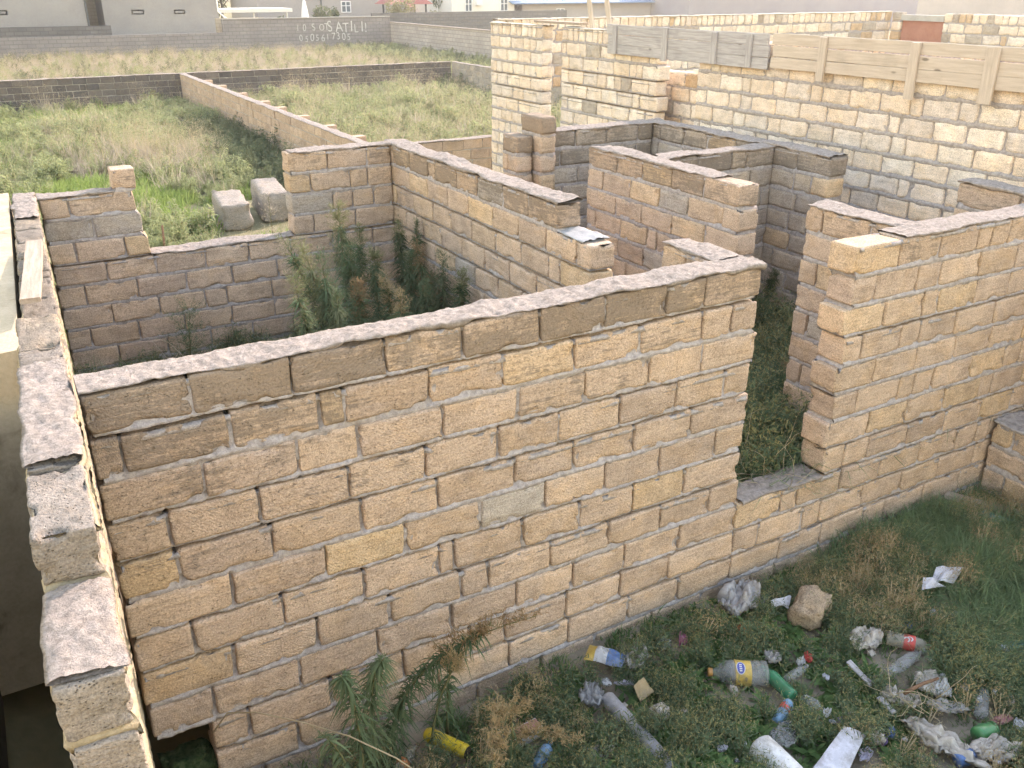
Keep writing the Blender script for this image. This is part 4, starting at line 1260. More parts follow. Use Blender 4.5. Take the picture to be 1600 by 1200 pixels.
def far_field():
    P = field_points(-1.0, 23.7, 33.7, 57.2, 10, lambda x, y: np.where(x > 0.02 * y - 1.5, 1.0, 0.0))
    x, y = P[:, 0], P[:, 1]
    idx = 8 + nrg.integers(0, 3, len(P))
    g_ = 1.1 * np.exp(-((y - 37.5) / 4.0) ** 2) * (0.6 + 0.7 * nz_(x, y, 0.3, 9.1)) 
    idx = np.where(nrg.uniform(0, 1, len(P)) < g_, 6 + nrg.integers(0, 2, len(P)), idx)
    idx = np.where(nrg.uniform(0, 1, len(P)) < 0.20 + 0.6 * (x > 19.5), nrg.integers(0, 6, len(P)), idx)
    scl = np.where(idx >= 8, nrg.uniform(0.45, 0.95, len(P)), nrg.uniform(0.7, 1.4, len(P)))
    scatter('dry_grass', 'tall dry tan grass in front of the grey boundary wall', 'grass', 'field', P, idx, scl)
far_field()

# ---- countable weeds: a leafy stem with a feathery head
def weed(name, label, base, tip, n_leaf, leaf_l, leaf_w, head, head_from, head_r, head_mat, seed, arch=0.0, leaf_mat='conyza', group=None, droop=0.6, leaf_to=0.85, head_n=900):
    g = np.random.default_rng(seed)
    root = tag(empty(name, base), label, 'weed', group)
    tipv = np.array(tip) - np.array(base)
    K = 10; s = np.linspace(0, 1, K)
    spine = lambda t: np.stack([tipv[0] * t ** (1.6 + arch), tipv[1] * t ** (1.6 + arch), tipv[2] * (t + arch * 0.45 * np.sin(np.pi * t) * 0.8)], -1)
    b = MB(); pts = spine(s)
    b.tube([tuple(p) for p in pts], [0.008 * (1 - 0.75 * q) for q in s], 6)
    b.build('stem', M['stem'], root, True)
    t = g.uniform(0.08, leaf_to, n_leaf)
    C = spine(t)
    a = g.uniform(0, 2 * np.pi, n_leaf)
    el = g.normal(0.25, 0.35, n_leaf)
    D = np.stack([np.cos(a) * np.cos(el), np.sin(a) * np.cos(el), np.sin(el)], -1)
    L = leaf_l * g.uniform(0.55, 1.2, n_leaf) * (1.15 - 0.5 * t)
    pb = PB(); pb.add(leaflets(C, D, L, np.full(n_leaf, leaf_w) * g.uniform(0.7, 1.2, n_leaf), g, droop, 5), 0)
    obj('foliage', pb.mesh('foliage', [M[leaf_mat]]), root)
    if head:
        nb_ = head
        t = g.uniform(head_from, 1.0, nb_)
        C = spine(t)
        a = g.uniform(0, 2 * np.pi, nb_); el = g.uniform(0.3, 1.1, nb_)
        D = np.stack([np.cos(a) * np.cos(el), np.sin(a) * np.cos(el), np.sin(el)], -1)
        L = head_r * g.uniform(0.4, 1.1, nb_) * (1.25 - 0.75 * (t - head_from) / max(1e-3, 1 - head_from))
        pb = PB(); pb.add(leaflets(C, D, L, np.full(nb_, 0.0022), g, 0.15, 4), 1)
        w_ = g.integers(0, nb_, head_n); q = g.uniform(0.35, 1.05, head_n)
        CC = C[w_] + D[w_] * (L[w_] * q)[:, None] + g.normal(0, 0.010, (head_n, 3))
        DD = unit(D[w_] + g.normal(0, 0.8, (head_n, 3)))
        pb.add(leaflets(CC, DD, g.uniform(0.014, 0.03, head_n), np.full(head_n, 0.007), g, 0.1, 2), 0)
        obj('leaves' if head_mat in ('dry', 'feather') else 'flower_head', pb.mesh('flower_head', [M[head_mat], M['stem']]), root)  # dry and feathery heads, seed heads and twigs included, are named leaves
    return root

FZ = 0.42
room = [  # tip px, depth, base shift, text
    ((436, 362), 7.2, (0.42, 0.1), 'tall weed leaning over towards the gap in the back wall', 'conyza_head', 0.20, 950),
    ((528, 322), 7.7, (0.05, 0.1), 'tallest upright weed with a pale feathery top in the room', 'conyza_head', 0.17, 1100),
    ((562, 356), 7.9, (-0.05, 0.0), 'slim weed close beside the tallest one', 'conyza_head', 0.12, 700),
    ((622, 345), 8.1, (0.02, 0.0), 'upright weed standing against the back wall corner', 'conyza_head', 0.12, 700),
    ((662, 343), 7.9, (-0.05, 0.0), 'dark thin weed rising in front of the room corner', 'conyza', 0.07, 420),
    ((652, 384), 7.4, (0.1, 0.0), 'weed with a rusty brown head near the room corner', 'brown_head', 0.13, 900),
    ((600, 430), 6.9, (0.08, 0.0), 'shorter weed with a tawny pointed head behind the front wall', 'tan_head', 0.15, 800),
    ((470, 385), 7.0, (0.3, 0.1), 'second leaning weed just behind the leaning one', 'conyza_head', 0.16, 700),
    ((548, 385), 7.3, (0.0, 0.1), 'green weed in front of the tallest one', 'conyza', 0.15, 500),
    ((640, 400), 7.5, (0.0, 0.0), 'dense dark weed in the room corner', 'conyza', 0.14, 500),
    ((705, 420), 7.6, (0.0, 0.0), 'grey green weed touching the dividing wall', 'conyza_head', 0.13, 600),
    ((525, 450), 6.3, (0.0, 0.0), 'low leafy weed behind the front wall top', 'conyza', 0.12, 400),
    ((455, 430), 6.5, (0.15, 0.0), 'leafy weed at the open edge of the room weeds', 'conyza_head', 0.15, 600),
    ((585, 395), 7.4, (0.0, 0.0), 'olive weed between the slim one and the room corner', 'conyza_head', 0.15, 800),
    ((625, 455), 6.2, (0.0, 0.0), 'tawny topped weed close behind the front wall', 'tan_head', 0.12, 600),
    ((692, 398), 7.2, (0.0, 0.05), 'bushy green weed below the dividing wall', 'conyza', 0.15, 600),
    ((722, 425), 6.8, (0.0, 0.05), 'low spreading weed at the foot of the dividing wall', 'conyza_head', 0.14, 500),
    ((500, 400), 6.9, (0.1, 0.0), 'green weed filling the space below the leaning one', 'conyza', 0.14, 450),
    ((560, 440), 6.6, (0.0, 0.0), 'shaggy brownish weed low among the room weeds', 'brown_head', 0.12, 500),
    ((665, 440), 6.7, (0.0, 0.0), 'dark bushy weed nearest the front wall top', 'conyza', 0.12, 400),
]
for i, (px, Y, sh, lab, hm, hr, hn) in enumerate(room):
    p = atY(*px, Y)
    p.x = min(p.x, 3.46)
    base = (min(p.x + sh[0], 3.45), Y + sh[1], FZ)
    weed('tall_weed', lab, base, tuple(p), 430, 0.15, 0.0075, 150, [0.3, 0.45, 0.35][i % 3] if hn > 500 else 0.55, hr * 1.15, hm, 500 + i, [0.0, 0.18, 0.05, 0.3, 0.1][i % 5], droop=[0.5, 0.9, 0.3, 0.7][i % 4], leaf_mat=['conyza', 'feather', 'conyza', 'sage_dark'][i % 4], group='weeds in the room', head_n=int(hn * 2.4))
cor = [((1213, 425), 6.4, (0.0, 0.1), 'shaded weed deep in the corridor by the partition', 'conyza', 0.12, 500),
       ((1243, 500), 5.3, (0.05, 0.1), 'pale topped weed against the doorway return', 'conyza_head', 0.09, 700),
       ((1272, 535), 4.75, (-0.25, 0.1), 'brownish weed leaning across the doorway return', 'brown_head', 0.11, 800),
       ((1238, 605), 4.55, (0.0, 0.05), 'short yellow headed weed inside the doorway', 'tan_head', 0.07, 420),
       ((1190, 470), 6.0, (0.1, 0.0), 'dark leafy weed behind the doorway', 'conyza', 0.12, 300)]
for i, (px, Y, sh, lab, hm, hr, hn) in enumerate(cor):
    p = atY(*px, Y); 
    weed('tall_weed', lab, (p.x + sh[0], Y + sh[1], 0.46), tuple(p), 260, 0.13, 0.007, 90, 0.5, hr, hm, 530 + i, 0.1, group='weeds in the corridor', head_n=int(hn * 2))
yard_weeds = [
    ((838, 962), 2.95, (1.22, 3.42), 'tall weed arching across the front wall with drooping comb-like leaves and a brown tip', 'brown_head', 0.11, 900, 0.30, 420, 0.13, 0.0048, 0.8),
    ((760, 975), 3.1, (1.42, 3.35), 'thin upright weed with a tan tip against the front wall', 'tan_head', 0.08, 420, 0.1, 60, 0.09, 0.004, 0.5),
    ((530, 1055), 2.95, (0.98, 3.15), 'arching green weed with long drooping leaves left of the tan plume', 'conyza', 0.05, 120, 0.45, 330, 0.13, 0.0050, 0.95),
    ((600, 1030), 3.0, (1.08, 3.3), 'broad drooping green weed behind the yellow can', 'conyza', 0.05, 120, 0.4, 360, 0.13, 0.0050, 0.95),
    ((500, 1145), 2.8, (0.88, 2.9), 'short green weed with a tuft of leaves low by the wall', 'conyza', 0.04, 60, 0.3, 90, 0.11, 0.008, 0.95),
    ((772, 1195), 2.62, (1.72, 3.0), 'drooping tan dry plume hanging over the rubbish', 'tan_head', 0.12, 1700, 0.95, 60, 0.08, 0.004, 0.3),
    ((915, 1160), 2.75, (1.72, 3.05), 'smaller dry plume bent over beside the white carton', 'tan_head', 0.08, 1000, 0.8, 50, 0.08, 0.004, 0.3),
    ((712, 1030), 3.1, (1.55, 3.42), 'pale budded weed in the middle of the plume tangle', 'tan_head', 0.10, 900, 0.2, 110, 0.10, 0.005, 0.6),
]
for i, (px, Y, bs, lab, hm, hr, hn, ar, nl, ll, lw, lto) in enumerate(yard_weeds):
    p = atY(*px, Y)
    weed('tall_weed', lab, (bs[0], bs[1], 0.0), tuple(p), nl, ll, lw, 70 if hn > 150 else 20, 0.42 if ar > 0.7 else 0.6, hr, hm, 560 + i, ar, group='weeds in the yard', head_n=hn, droop=0.9, leaf_to=lto)
rm = weed('tall_weed', 'feathery pale green weed at the foot of the back wall', (1.25, 8.2, 0.42), (1.3, 8.15, 1.05), 120, 0.16, 0.003, 90, 0.05, 0.38, 'feather', 590, 0.0, head_n=1400)
rm = weed('tall_weed', 'dry bristly weed with pale seed heads by the end of the back wall', (2.46, 9.35, 0.0), (2.42, 9.3, 1.75), 30, 0.10, 0.003, 60, 0.45, 0.22, 'dry', 591, 0.0, leaf_mat='dry', head_n=500)
rm = weed('tall_weed', 'dead shrub with tangled brown twigs beside the concrete block', (5.0, 17.0, 0.0), (4.9, 16.9, 1.0), 60, 0.3, 0.004, 150, 0.05, 0.75, 'dry', 592, 0.0, leaf_mat='dry', head_n=300)

def twigs(name, label, cat, n, centre, spread, length, mat, seed, r=0.0035, up=0.5, parent=None):
    """tangle of dry bent stems"""
    q = random.Random(seed)
    b = MB()
    for i in range(n):
        p = Vector((q.gauss(0, spread), q.gauss(0, spread), 0.01))
        d = Vector((q.gauss(0, 1), q.gauss(0, 1), up * q.random() + 0.2)).normalized()
        pts = [p.copy()]
        for k in range(7):
            d = (d + Vector((q.gauss(0, 0.28), q.gauss(0, 0.28), -0.16))).normalized()
            p = p + d * length / 7
            p.z = max(p.z, 0.008)
            pts.append(p.copy())
        b.tube(pts, [r * (1 - k * 0.1) for k in range(8)], 5)
    o = b.build(name, mat, parent, True, loc=centre)
    return tag(o, label, cat)
twigs('dead_weed', 'loops of pale dry stems spilling over the doorway sill', 'weed', 34, (4.2, 3.85, 0.66), 0.12, 0.5, M['straw'], 21, 0.0028, 0.45)
twigs('dead_weed', 'bundle of grey dry stalks lying at the foot of the back wall', 'weed', 40, (1.15, 7.7, 0.46), 0.16, 0.75, M['dry'], 22, 0.004, 0.7)
pt = at(1420, 1105, 0.05)
twigs('dead_weed', 'curling white dry stems beside the torn beige bags', 'weed', 11, (pt.x, pt.y, 0.1), 0.06, 0.30, M['straw'], 23, 0.0028, 0.4)
b = MB()
pts = [atY(333, 1145, 3.5), atY(355, 1114, 3.45), atY(400, 1113, 3.3), atY(470, 1128, 3.15), atY(545, 1150, 3.0), atY(620, 1185, 2.85), atY(660, 1212, 2.8)]
b.tube(pts, 0.0035, 6)
tag(b.build('dry_straw', M['straw'], None, True), 'single long straw arching in front of the foot of the wall', 'straw')

# ---- trees and bushes far behind
def tree(name, label, loc, h, r, mat, seed, n=1500, leaf=0.22, trunk=0.35, cat='tree'):
    g = np.random.default_rng(seed)
    root = tag(empty(name, loc), label, cat)
    b = MB(); b.tube([(0, 0, 0), (0.05 * h, 0, h * 0.3), (0.02 * h, 0.03 * h, h * 0.7)], [0.06 * h * trunk, 0.045 * h * trunk, 0.015 * h], 7)
    for k in range(5):
        a = k * 1.3
        b.tube([(0.03 * h, 0, h * (0.3 + 0.06 * k)), (math.cos(a) * r * 0.6, math.sin(a) * r * 0.6, h * (0.55 + 0.07 * k))], [0.02 * h * trunk, 0.006 * h], 5)
    b.build('trunk', M['bark'], root, True)
    m = 16
    cc = unit(g.normal(0, 1, (m, 3))) * g.uniform(0.25, 0.8, (m, 1)) * [r, r, h * 0.33] + [0, 0, h * 0.62]
    w_ = g.integers(0, m, n)
    C = cc[w_] + unit(g.normal(0, 1, (n, 3))) * (g.uniform(0.3, 1, (n, 1)) ** 0.5) * r * 0.42
    D = unit(g.normal(0, 1, (n, 3)))
    pb = PB(); pb.add(leaflets(C, D, leaf * g.uniform(0.6, 1.3, n), np.full(n, leaf * 0.3), g, 0.2, 3), 0)
    obj('crown', pb.mesh('crown', [mat]), root)
tree('leafy_tree', 'dark green tree behind the white carport', (18.5, 80, 0), 6.5, 3.0, M['tree_leaf'], 701, 2600, 0.3)
tree('leafy_tree', 'dark tree showing between the two grey houses', (8.6, 80, 0), 6, 1.6, M['tree_leaf'], 702, 1500, 0.3)
tree('leafy_bush', 'dull green bush beside the folded parasol', (21.6, 64, 0), 2.9, 0.95, M['sage_dark'], 703, 900, 0.18, cat='bush')
tree('leafy_bush', 'small dark bush between the parasol and the pale house', (23.2, 66, 0), 2.7, 0.5, M['tree_leaf'], 704, 500, 0.18, cat='bush')
tree('leafy_tree', 'pale yellowish tree in front of the red pavilion', (27.2, 63.5, 0), 3.2, 1.3, M['tree_pale'], 705, 1300, 0.16)
tree('leafy_tree', 'round dark tree beside the white house', (33.4, 69.5, 0), 4.6, 1.2, M['tree_leaf'], 706, 1400, 0.22)
tree('leafy_bush', 'low pale bush below the dark red roof', (31.0, 66, 0), 2.4, 0.8, M['tree_pale'], 707, 500, 0.16, cat='bush')
tree('leafy_bush', 'small green bush at the end of the buff wall', (18.1, 62, 0), 2.2, 0.6, M['tree_leaf'], 708, 400, 0.16, cat='bush')

# ---- loose big stones and rod in the near field
for i, (x, y, w, l, h_, rz, lab) in enumerate(((3.46, 15.8, 0.47, 1.35, 0.44, -0.10, 'pale weathered concrete block lying in the grass, its top sunlit'),
                                            (4.22, 16.1, 0.47, 1.4, 0.50, -0.12, 'second concrete block in the grass, half hidden by dead twigs'))):
    me = block_mesh('concrete_block', w, l, h_, 0.07, 0.05, 0.03, 950 + i, 1.6)
    o = obj('concrete_block', me, None, (x, y, h_ / 2 - 0.02), (0, 0, rz))
    o.color = (0.33, 0.29, 0.255, 0.5)
    tag(o, lab, 'concrete block')
b = MB(); b.tube([(2.0, 13.9, 0), (2.02, 13.92, 0.5)], 0.016, 8)
M['rust'] = mottled('rusty_steel', (0.14, 0.08, 0.05), (0.24, 0.14, 0.09), 12, 60, 0.3, 0.003)
tag(b.build('steel_rod', M['rust'], None, True), 'short rusty rod standing in the grass behind the back wall', 'rod')
# ================================================================= rubbish in the yard
def plastic(name, col, rough=0.35, clear=0.0, spec=0.5, vary=0.12, sheen=None):
    m, nt, b = new_mat(name)
    g = NT(nt)
    tc = g.n('ShaderNodeTexCoord')
    n1 = g.noise(tc.outputs['Object'], 22, 4, 0.6)
    c = g.mix(g.ramp(n1, 0.35, 0.7), tuple(x * (1 - vary) for x in col), tuple(min(1, x * (1 + vary)) for x in col))
    c = g.mix(g.ramp(g.noise(tc.outputs['Object'], 9, 5, 0.7), 0.42, 0.70, 0.10, 0.7), c, (0.17, 0.145, 0.11))
    g.l(c, b.inputs['Base Color'])
    b.inputs['Roughness'].default_value = rough
    b.inputs['Specular IOR Level'].default_value = spec
    g.l(g.bump(g.noise(tc.outputs['Object'], 40, 3, 0.5), 0.25, 0.004), b.inputs['Normal'])
    if clear:
        tr = g.n('ShaderNodeBsdfTransparent'); mx = g.n('ShaderNodeMixShader'); mx.inputs[0].default_value = clear
        g.l(b.outputs[0], mx.inputs[1]); g.l(tr.outputs[0], mx.inputs[2])
        g.l(mx.outputs[0], nt.nodes['Material Output'].inputs['Surface'])
    return m
K = {}
for nm, col, rough, cl in (
        ('yellow', (0.72, 0.52, 0.02), 0.4, 0), ('black', (0.02, 0.02, 0.02), 0.4, 0), ('orange', (0.75, 0.23, 0.05), 0.4, 0), ('orange_dark', (0.55, 0.25, 0.05), 0.4, 0),
        ('brown_pet', (0.30, 0.17, 0.08), 0.25, 0.35), ('white', (0.58, 0.58, 0.60), 0.5, 0), ('white_foam', (0.66, 0.66, 0.66), 0.8, 0), ('red', (0.62, 0.06, 0.05), 0.4, 0),
        ('pinkred', (0.45, 0.20, 0.19), 0.5, 0), ('blue', (0.07, 0.17, 0.40), 0.4, 0), ('lightblue', (0.14, 0.31, 0.50), 0.35, 0), ('blue_clear', (0.18, 0.40, 0.62), 0.2, 0.4),
        ('clear', (0.46, 0.47, 0.47), 0.18, 0.62), ('clear_warm', (0.52, 0.47, 0.38), 0.2, 0.5), ('film', (0.50, 0.47, 0.46), 0.3, 0.25), ('film_beige', (0.56, 0.50, 0.44), 0.45, 0.10),
        ('film_grey', (0.36, 0.36, 0.37), 0.35, 0.3), ('grey_tube', (0.34, 0.34, 0.36), 0.6, 0), ('card', (0.38, 0.27, 0.14), 0.8, 0), ('pink', (0.55, 0.18, 0.30), 0.4, 0),
        ('green_pet', (0.02, 0.25, 0.12), 0.2, 0.2), ('green_can', (0.03, 0.22, 0.07), 0.3, 0), ('purple', (0.20, 0.12, 0.35), 0.4, 0), ('lilac', (0.50, 0.46, 0.58), 0.5, 0),
        ('paper', (0.58, 0.58, 0.65), 0.8, 0), ('teal', (0.12, 0.30, 0.29), 0.3, 0.1), ('label_yellow', (0.60, 0.40, 0.08), 0.4, 0), ('navy', (0.05, 0.07, 0.35), 0.35, 0)):
    K[nm] = plastic('litter_' + nm, col, rough, cl)

LIT = []          # places the plants keep clear of
def place(px, py, z=0.02, r=0.1):
    p = at(px, py, z)
    LIT.append((p.x, p.y, r))
    return p

def lay_axis(o, a, b_):
    """turn the object's local +Z from point a to point b"""
    d = (Vector(b_) - Vector(a)).normalized()
    o.location = a
    o.rotation_mode = 'QUATERNION'
    o.rotation_quaternion = d.to_track_quat('Z', 'Y')

def crush_mesh(V, amt, seed, s=14):
    A = np.array(V); n = fbm(A * s + seed * 3.3, 3, seed)
    A[:, :2] *= (1 - np.clip(np.abs(n) * amt, 0, 0.6))[:, None]
    return [tuple(v) for v in A]

def patch(pts, r, mat, name, parent, n=1):
    """flat print wrapped on a bottle: pts (angle, z)"""
    V = [(r * math.cos(a), r * math.sin(a), z) for a, z in pts]
    c = (sum(v[0] for v in V) / len(V), sum(v[1] for v in V) / len(V), sum(v[2] for v in V) / len(V))
    k = r / max(1e-6, math.hypot(c[0], c[1]))
    V.append((c[0] * k, c[1] * k, c[2]))
    m = len(pts)
    F = [(i, (i + 1) % m, m) for i in range(m)]
    return obj(name, mesh(name, V, F, mat), parent)

def bottle(name, label, p0, p1, r, body, cap_m, band=None, band_z=(0.3, 0.6), crush=0.0, seed=1, cat='bottle', neck=0.35, z=None, ridges=0):
    a = at(*p0, (z if z is not None else r * 0.9)); b_ = at(*p1, (z if z is not None else r * 0.9) * 0.85)
    L = (b_ - a).length
    for t in (0.15, 0.5, 0.85):
        q = a.lerp(b_, t); LIT.append((q.x, q.y, r + 0.05))
    root = tag(empty(name), label, cat)
    lay_axis(root, a, b_)
    prof = [(r * 0.6, 0), (r * 0.95, 0.02 * L), (r, 0.06 * L)]
    n = 10
    for i in range(1, n):
        t = 0.06 + (0.62 - 0.06) * i / n
        prof.append((r * (0.985 if (ridges and i % 2) else 1.0), t * L))
    prof += [(r, 0.62 * L), (r * 0.93, 0.70 * L), (r * 0.7, 0.80 * L), (r * neck, 0.88 * L), (r * neck, 0.93 * L)]
    m = MB(); m.lathe(prof, 20)
    if crush: m.V = crush_mesh(m.V, crush, seed)
    m.build('bottle_body', body, root, True)
    c = MB(); rc = r * neck * 1.12
    c.lathe([(rc, 0.925 * L), (rc, 0.99 * L), (rc * 0.9, L)], 14); c.build('cap', cap_m, root)
    if band:
        m = MB(); rb = r * 1.012
        m.lathe([(rb * 0.99, band_z[0] * L), (rb, band_z[0] * L + 0.002), (rb, (band_z[0] + band_z[1]) / 2 * L), (rb, band_z[1] * L - 0.002), (rb * 0.99, band_z[1] * L)], 20)
        if crush: m.V = crush_mesh(m.V, crush, seed)
        m.build('label_band', band, root, True)
    return root, L

def can(name, label, p0, p1, r, body, end, cat='can', seed=1, crush=0.08, print_=None):
    a = at(*p0, r * 0.9); b_ = at(*p1, r * 0.9)
    L = (b_ - a).length
    for t in (0.2, 0.8):
        q = a.lerp(b_, t); LIT.append((q.x, q.y, r + 0.05))
    root = tag(empty(name), label, cat); lay_axis(root, a, b_)
    m = MB(); m.lathe([(r * 0.85, 0), (r, 0.012)] + [(r, L * t / 8) for t in range(1, 8)] + [(r, L - 0.02), (r * 0.84, L - 0.004)], 20)
    m.V = crush_mesh(m.V, crush, seed); m.build('can_body', body, root, True)
    m = MB(); m.lathe([(r * 0.83, L - 0.006), (r * 0.83, L), (r * 0.70, L - 0.001)], 16); m.build('lid', end, root)
    if print_:
        m = MB(); m.lathe([(r * 1.004, L * print_[0]), (r * 1.01, L * (print_[0] + print_[1]) / 2), (r * 1.004, L * print_[1])], 20); m.V = crush_mesh(m.V, crush, seed)
        m.build('printed_band', print_[2], root, True)
    return root

def crumple(name, label, px, py, w, d, h, mat, seed, rz=0.0, cat='bag', rough=0.55, z=0.0, n=(44, 26), torn=True):
    """creased plastic film or paper: a flattened, sharply folded shell"""
    p = place(px, py, 0.03, max(w, d) * 0.5)
    a = np.linspace(0, 2 * np.pi, n[0], endpoint=False); e = np.linspace(-np.pi / 2, np.pi / 2, n[1])
    A, E = np.meshgrid(a, e, indexing='ij')
    U = np.stack([np.cos(A) * np.cos(E), np.sin(A) * np.cos(E), np.sin(E)], -1)
    rd = 1 - rough * np.abs(fbm(U * 1.5 + seed * 4.7, 2, seed)) * 1.1 + 0.35 * fbm(U * 0.9 + seed, 2, seed + 3)
    P = U * rd[..., None] * np.array([w / 2, d / 2, h / 2])
    fold = np.abs(fbm(U * 2.4 + seed * 2.2, 2, seed + 8))
    P[..., 2] = P[..., 2] * 0.6 + (fold - 0.35) * h * 0.8
    P[..., 2] -= P[..., 2].min()
    I = np.arange(P.shape[0] * P.shape[1]).reshape(P.shape[:2])
    J = np.roll(I, -1, 0)
    F = np.stack([I[:, :-1], J[:, :-1], J[:, 1:], I[:, 1:]], -1).reshape(-1, 4)
    o = obj(name, mesh(name, P.reshape(-1, 3), F, mat, True), None, (p.x, p.y, z + 0.02), (0, 0, rz))
    return tag(o, label, cat)

def sheet(name, label, corners, mat, seed, cat='paper', z=0.06, bend=0.03, thick=0.003, clear=True):
    """bent sheet of card or paper between four picked corners"""
    C = [at(x, y, z + dz) for x, y, dz in corners]
    c = sum(C, Vector()) / 4
    if clear: LIT.append((c.x, c.y, max((q - c).length for q in C) * 0.8))
    n = 12
    V = []; F = []
    for top in (1, 0):
        for i in range(n + 1):
            for j in range(n + 1):
                s, t = i / n, j / n
                p = C[0].lerp(C[1], s).lerp(C[3].lerp(C[2], s), t) - c
                bz = bend * (math.sin(math.pi * s) * 0.7 + 0.6 * float(fbm(np.array([[s * 2.2, t * 2.2, seed]]), 2, seed)[0]))
                V.append((p.x, p.y, p.z + bz + (thick if top else 0)))
    m = (n + 1) ** 2
    for i in range(n):
        for j in range(n):
            q = i * (n + 1) + j
            F.append((q, q + n + 1, q + n + 2, q + 1)); F.append((m + q, m + q + 1, m + q + n + 2, m + q + n + 1))
    for i in range(n):
        for (q, r_) in ((i, i + 1), (n * (n + 1) + i, n * (n + 1) + i + 1), (i * (n + 1), (i + 1) * (n + 1)), (i * (n + 1) + n, (i + 1) * (n + 1) + n)):
            F.append((q, r_, m + r_, m + q))
    o = obj(name, mesh(name, V, F, mat), None, c)
    return tag(o, label, cat)

# drink and water bottles, cans
can('aerosol_can', 'bright yellow can lying below the drooping weeds', (666, 1146), (731, 1176), 0.040, K['yellow'], K['black'], 'can', 3, 0.10)
bottle('plastic_bottle', 'brown bottle with an orange label beside the yellow can', (616, 1210), (653, 1163), 0.036, K['clear_warm'], K['brown_pet'], K['orange'], (0.22, 0.42), 0.2, 5)
bottle('plastic_bottle', 'small bright blue water bottle beside the white carton', (836, 1200), (861, 1160), 0.034, K['blue_clear'], K['lightblue'], K['lightblue'], (0.4, 0.75), 0.1, 6)
r5, L5 = bottle('water_jug', 'large clear oil bottle with a yellow label and orange cap', (1200, 1052), (1106, 1050), 0.074, K['clear'], K['orange_dark'], K['label_yellow'], (0.30, 0.56), 0.16, 7, 'bottle', 0.30, 0.07, 1)
def facing(root_dir):
    """angle on the bottle's own axis that looks up and towards the camera"""
    q = root_dir.rotation_quaternion.inverted() @ Vector((-0.15, -0.45, 0.88))
    return math.atan2(q.y, q.x)
t0 = facing(r5)
patch([(t0 + 0.50 * math.cos(k * math.pi / 12), L5 * 0.48 + 0.026 * math.sin(k * math.pi / 12)) for k in range(24)], 0.0775, K['white'], 'label_rim', r5)
patch([(t0 + 0.44 * math.cos(k * math.pi / 12), L5 * 0.48 + 0.021 * math.sin(k * math.pi / 12)) for k in range(24)], 0.0785, K['navy'], 'label_oval', r5)
for k in range(4):
    patch([(t0 - 0.27 + 0.15 * k, L5 * 0.48 - 0.007), (t0 - 0.18 + 0.15 * k, L5 * 0.48 - 0.007), (t0 - 0.18 + 0.15 * k, L5 * 0.48 + 0.008), (t0 - 0.27 + 0.15 * k, L5 * 0.48 + 0.008)], 0.0795, K['white'], 'label_letter', r5)
bottle('plastic_bottle', 'deep green bottle behind the large oil bottle', (1240, 1090), (1190, 1042), 0.042, K['green_pet'], K['green_pet'], None, (0, 0), 0.12, 8)
can('drink_can', 'small blue and red can half sunk in the grass', (1213, 1128), (1233, 1098), 0.034, K['lightblue'], K['film_grey'], 'can', 9, 0.3, (0.5, 0.8, K['red']))
rc_, Lc = bottle('cola_bottle', 'clear bottle with a red label, white script and red cap', (1384, 996), (1459, 1013), 0.048, K['clear_warm'], K['red'], K['red'], (0.36, 0.60), 0.03, 10)
t0 = facing(rc_)
for (sx, sz, w) in ((0.0, 0.0, 1.0), (0.16, -0.018, 0.8)):
    arc = [(t0 + sx + 0.34 * math.cos(q), Lc * 0.48 + sz + 0.018 * math.sin(q)) for q in np.linspace(0.4, 4.6, 14)]
    inn = [(t0 + sx + 0.24 * math.cos(q), Lc * 0.48 + sz + 0.010 * math.sin(q)) for q in np.linspace(4.6, 0.4, 14)]
    V = [(0.0496 * math.cos(a), 0.0496 * math.sin(a), z) for a, z in arc + inn]
    obj('label_script', mesh('label_script', V, [(i, i + 1, 26 - i, 27 - i) for i in range(13)], K['white']), rc_)
bottle('plastic_bottle', 'crushed clear bottle lying below the red labelled one', (1388, 1052), (1444, 1016), 0.042, K['clear'], K['film_grey'], None, (0, 0), 0.55, 11)
bottle('plastic_bottle', 'clear bottle standing crooked among broad leaves by the green can', (1532, 1118), (1538, 1068), 0.040, K['clear'], K['clear'], None, (0, 0), 0.3, 12)
bottle('plastic_bottle', 'thin clear bottle lying right of the deep green one', (1228, 1062), (1262, 1040), 0.028, K['clear'], K['film_grey'], None, (0, 0), 0.3, 13)
bottle('plastic_bottle', 'squashed clear bottle near the patterned can', (1256, 1090), (1285, 1108), 0.032, K['clear'], K['clear'], None, (0, 0), 0.5, 14)
can('drink_can', 'green can at the edge of the leafy patch', (1526, 1150), (1552, 1138), 0.05, K['green_can'], K['green_can'], 'can', 15, 0.35)
can('drink_can', 'shiny blue can in front of the pale bag', (1494, 1188), (1522, 1180), 0.042, K['blue'], K['film_grey'], 'can', 16, 0.3)
can('drink_can', 'dark teal can lying beyond the pale bag', (1552, 1168), (1568, 1176), 0.03, K['teal'], K['film_grey'], 'can', 17, 0.2)
can('round_cap', 'round white cap lying near the drooping plume', (781, 1146), (786, 1141), 0.020, K['white'], K['white'], 'cap', 18, 0.0)
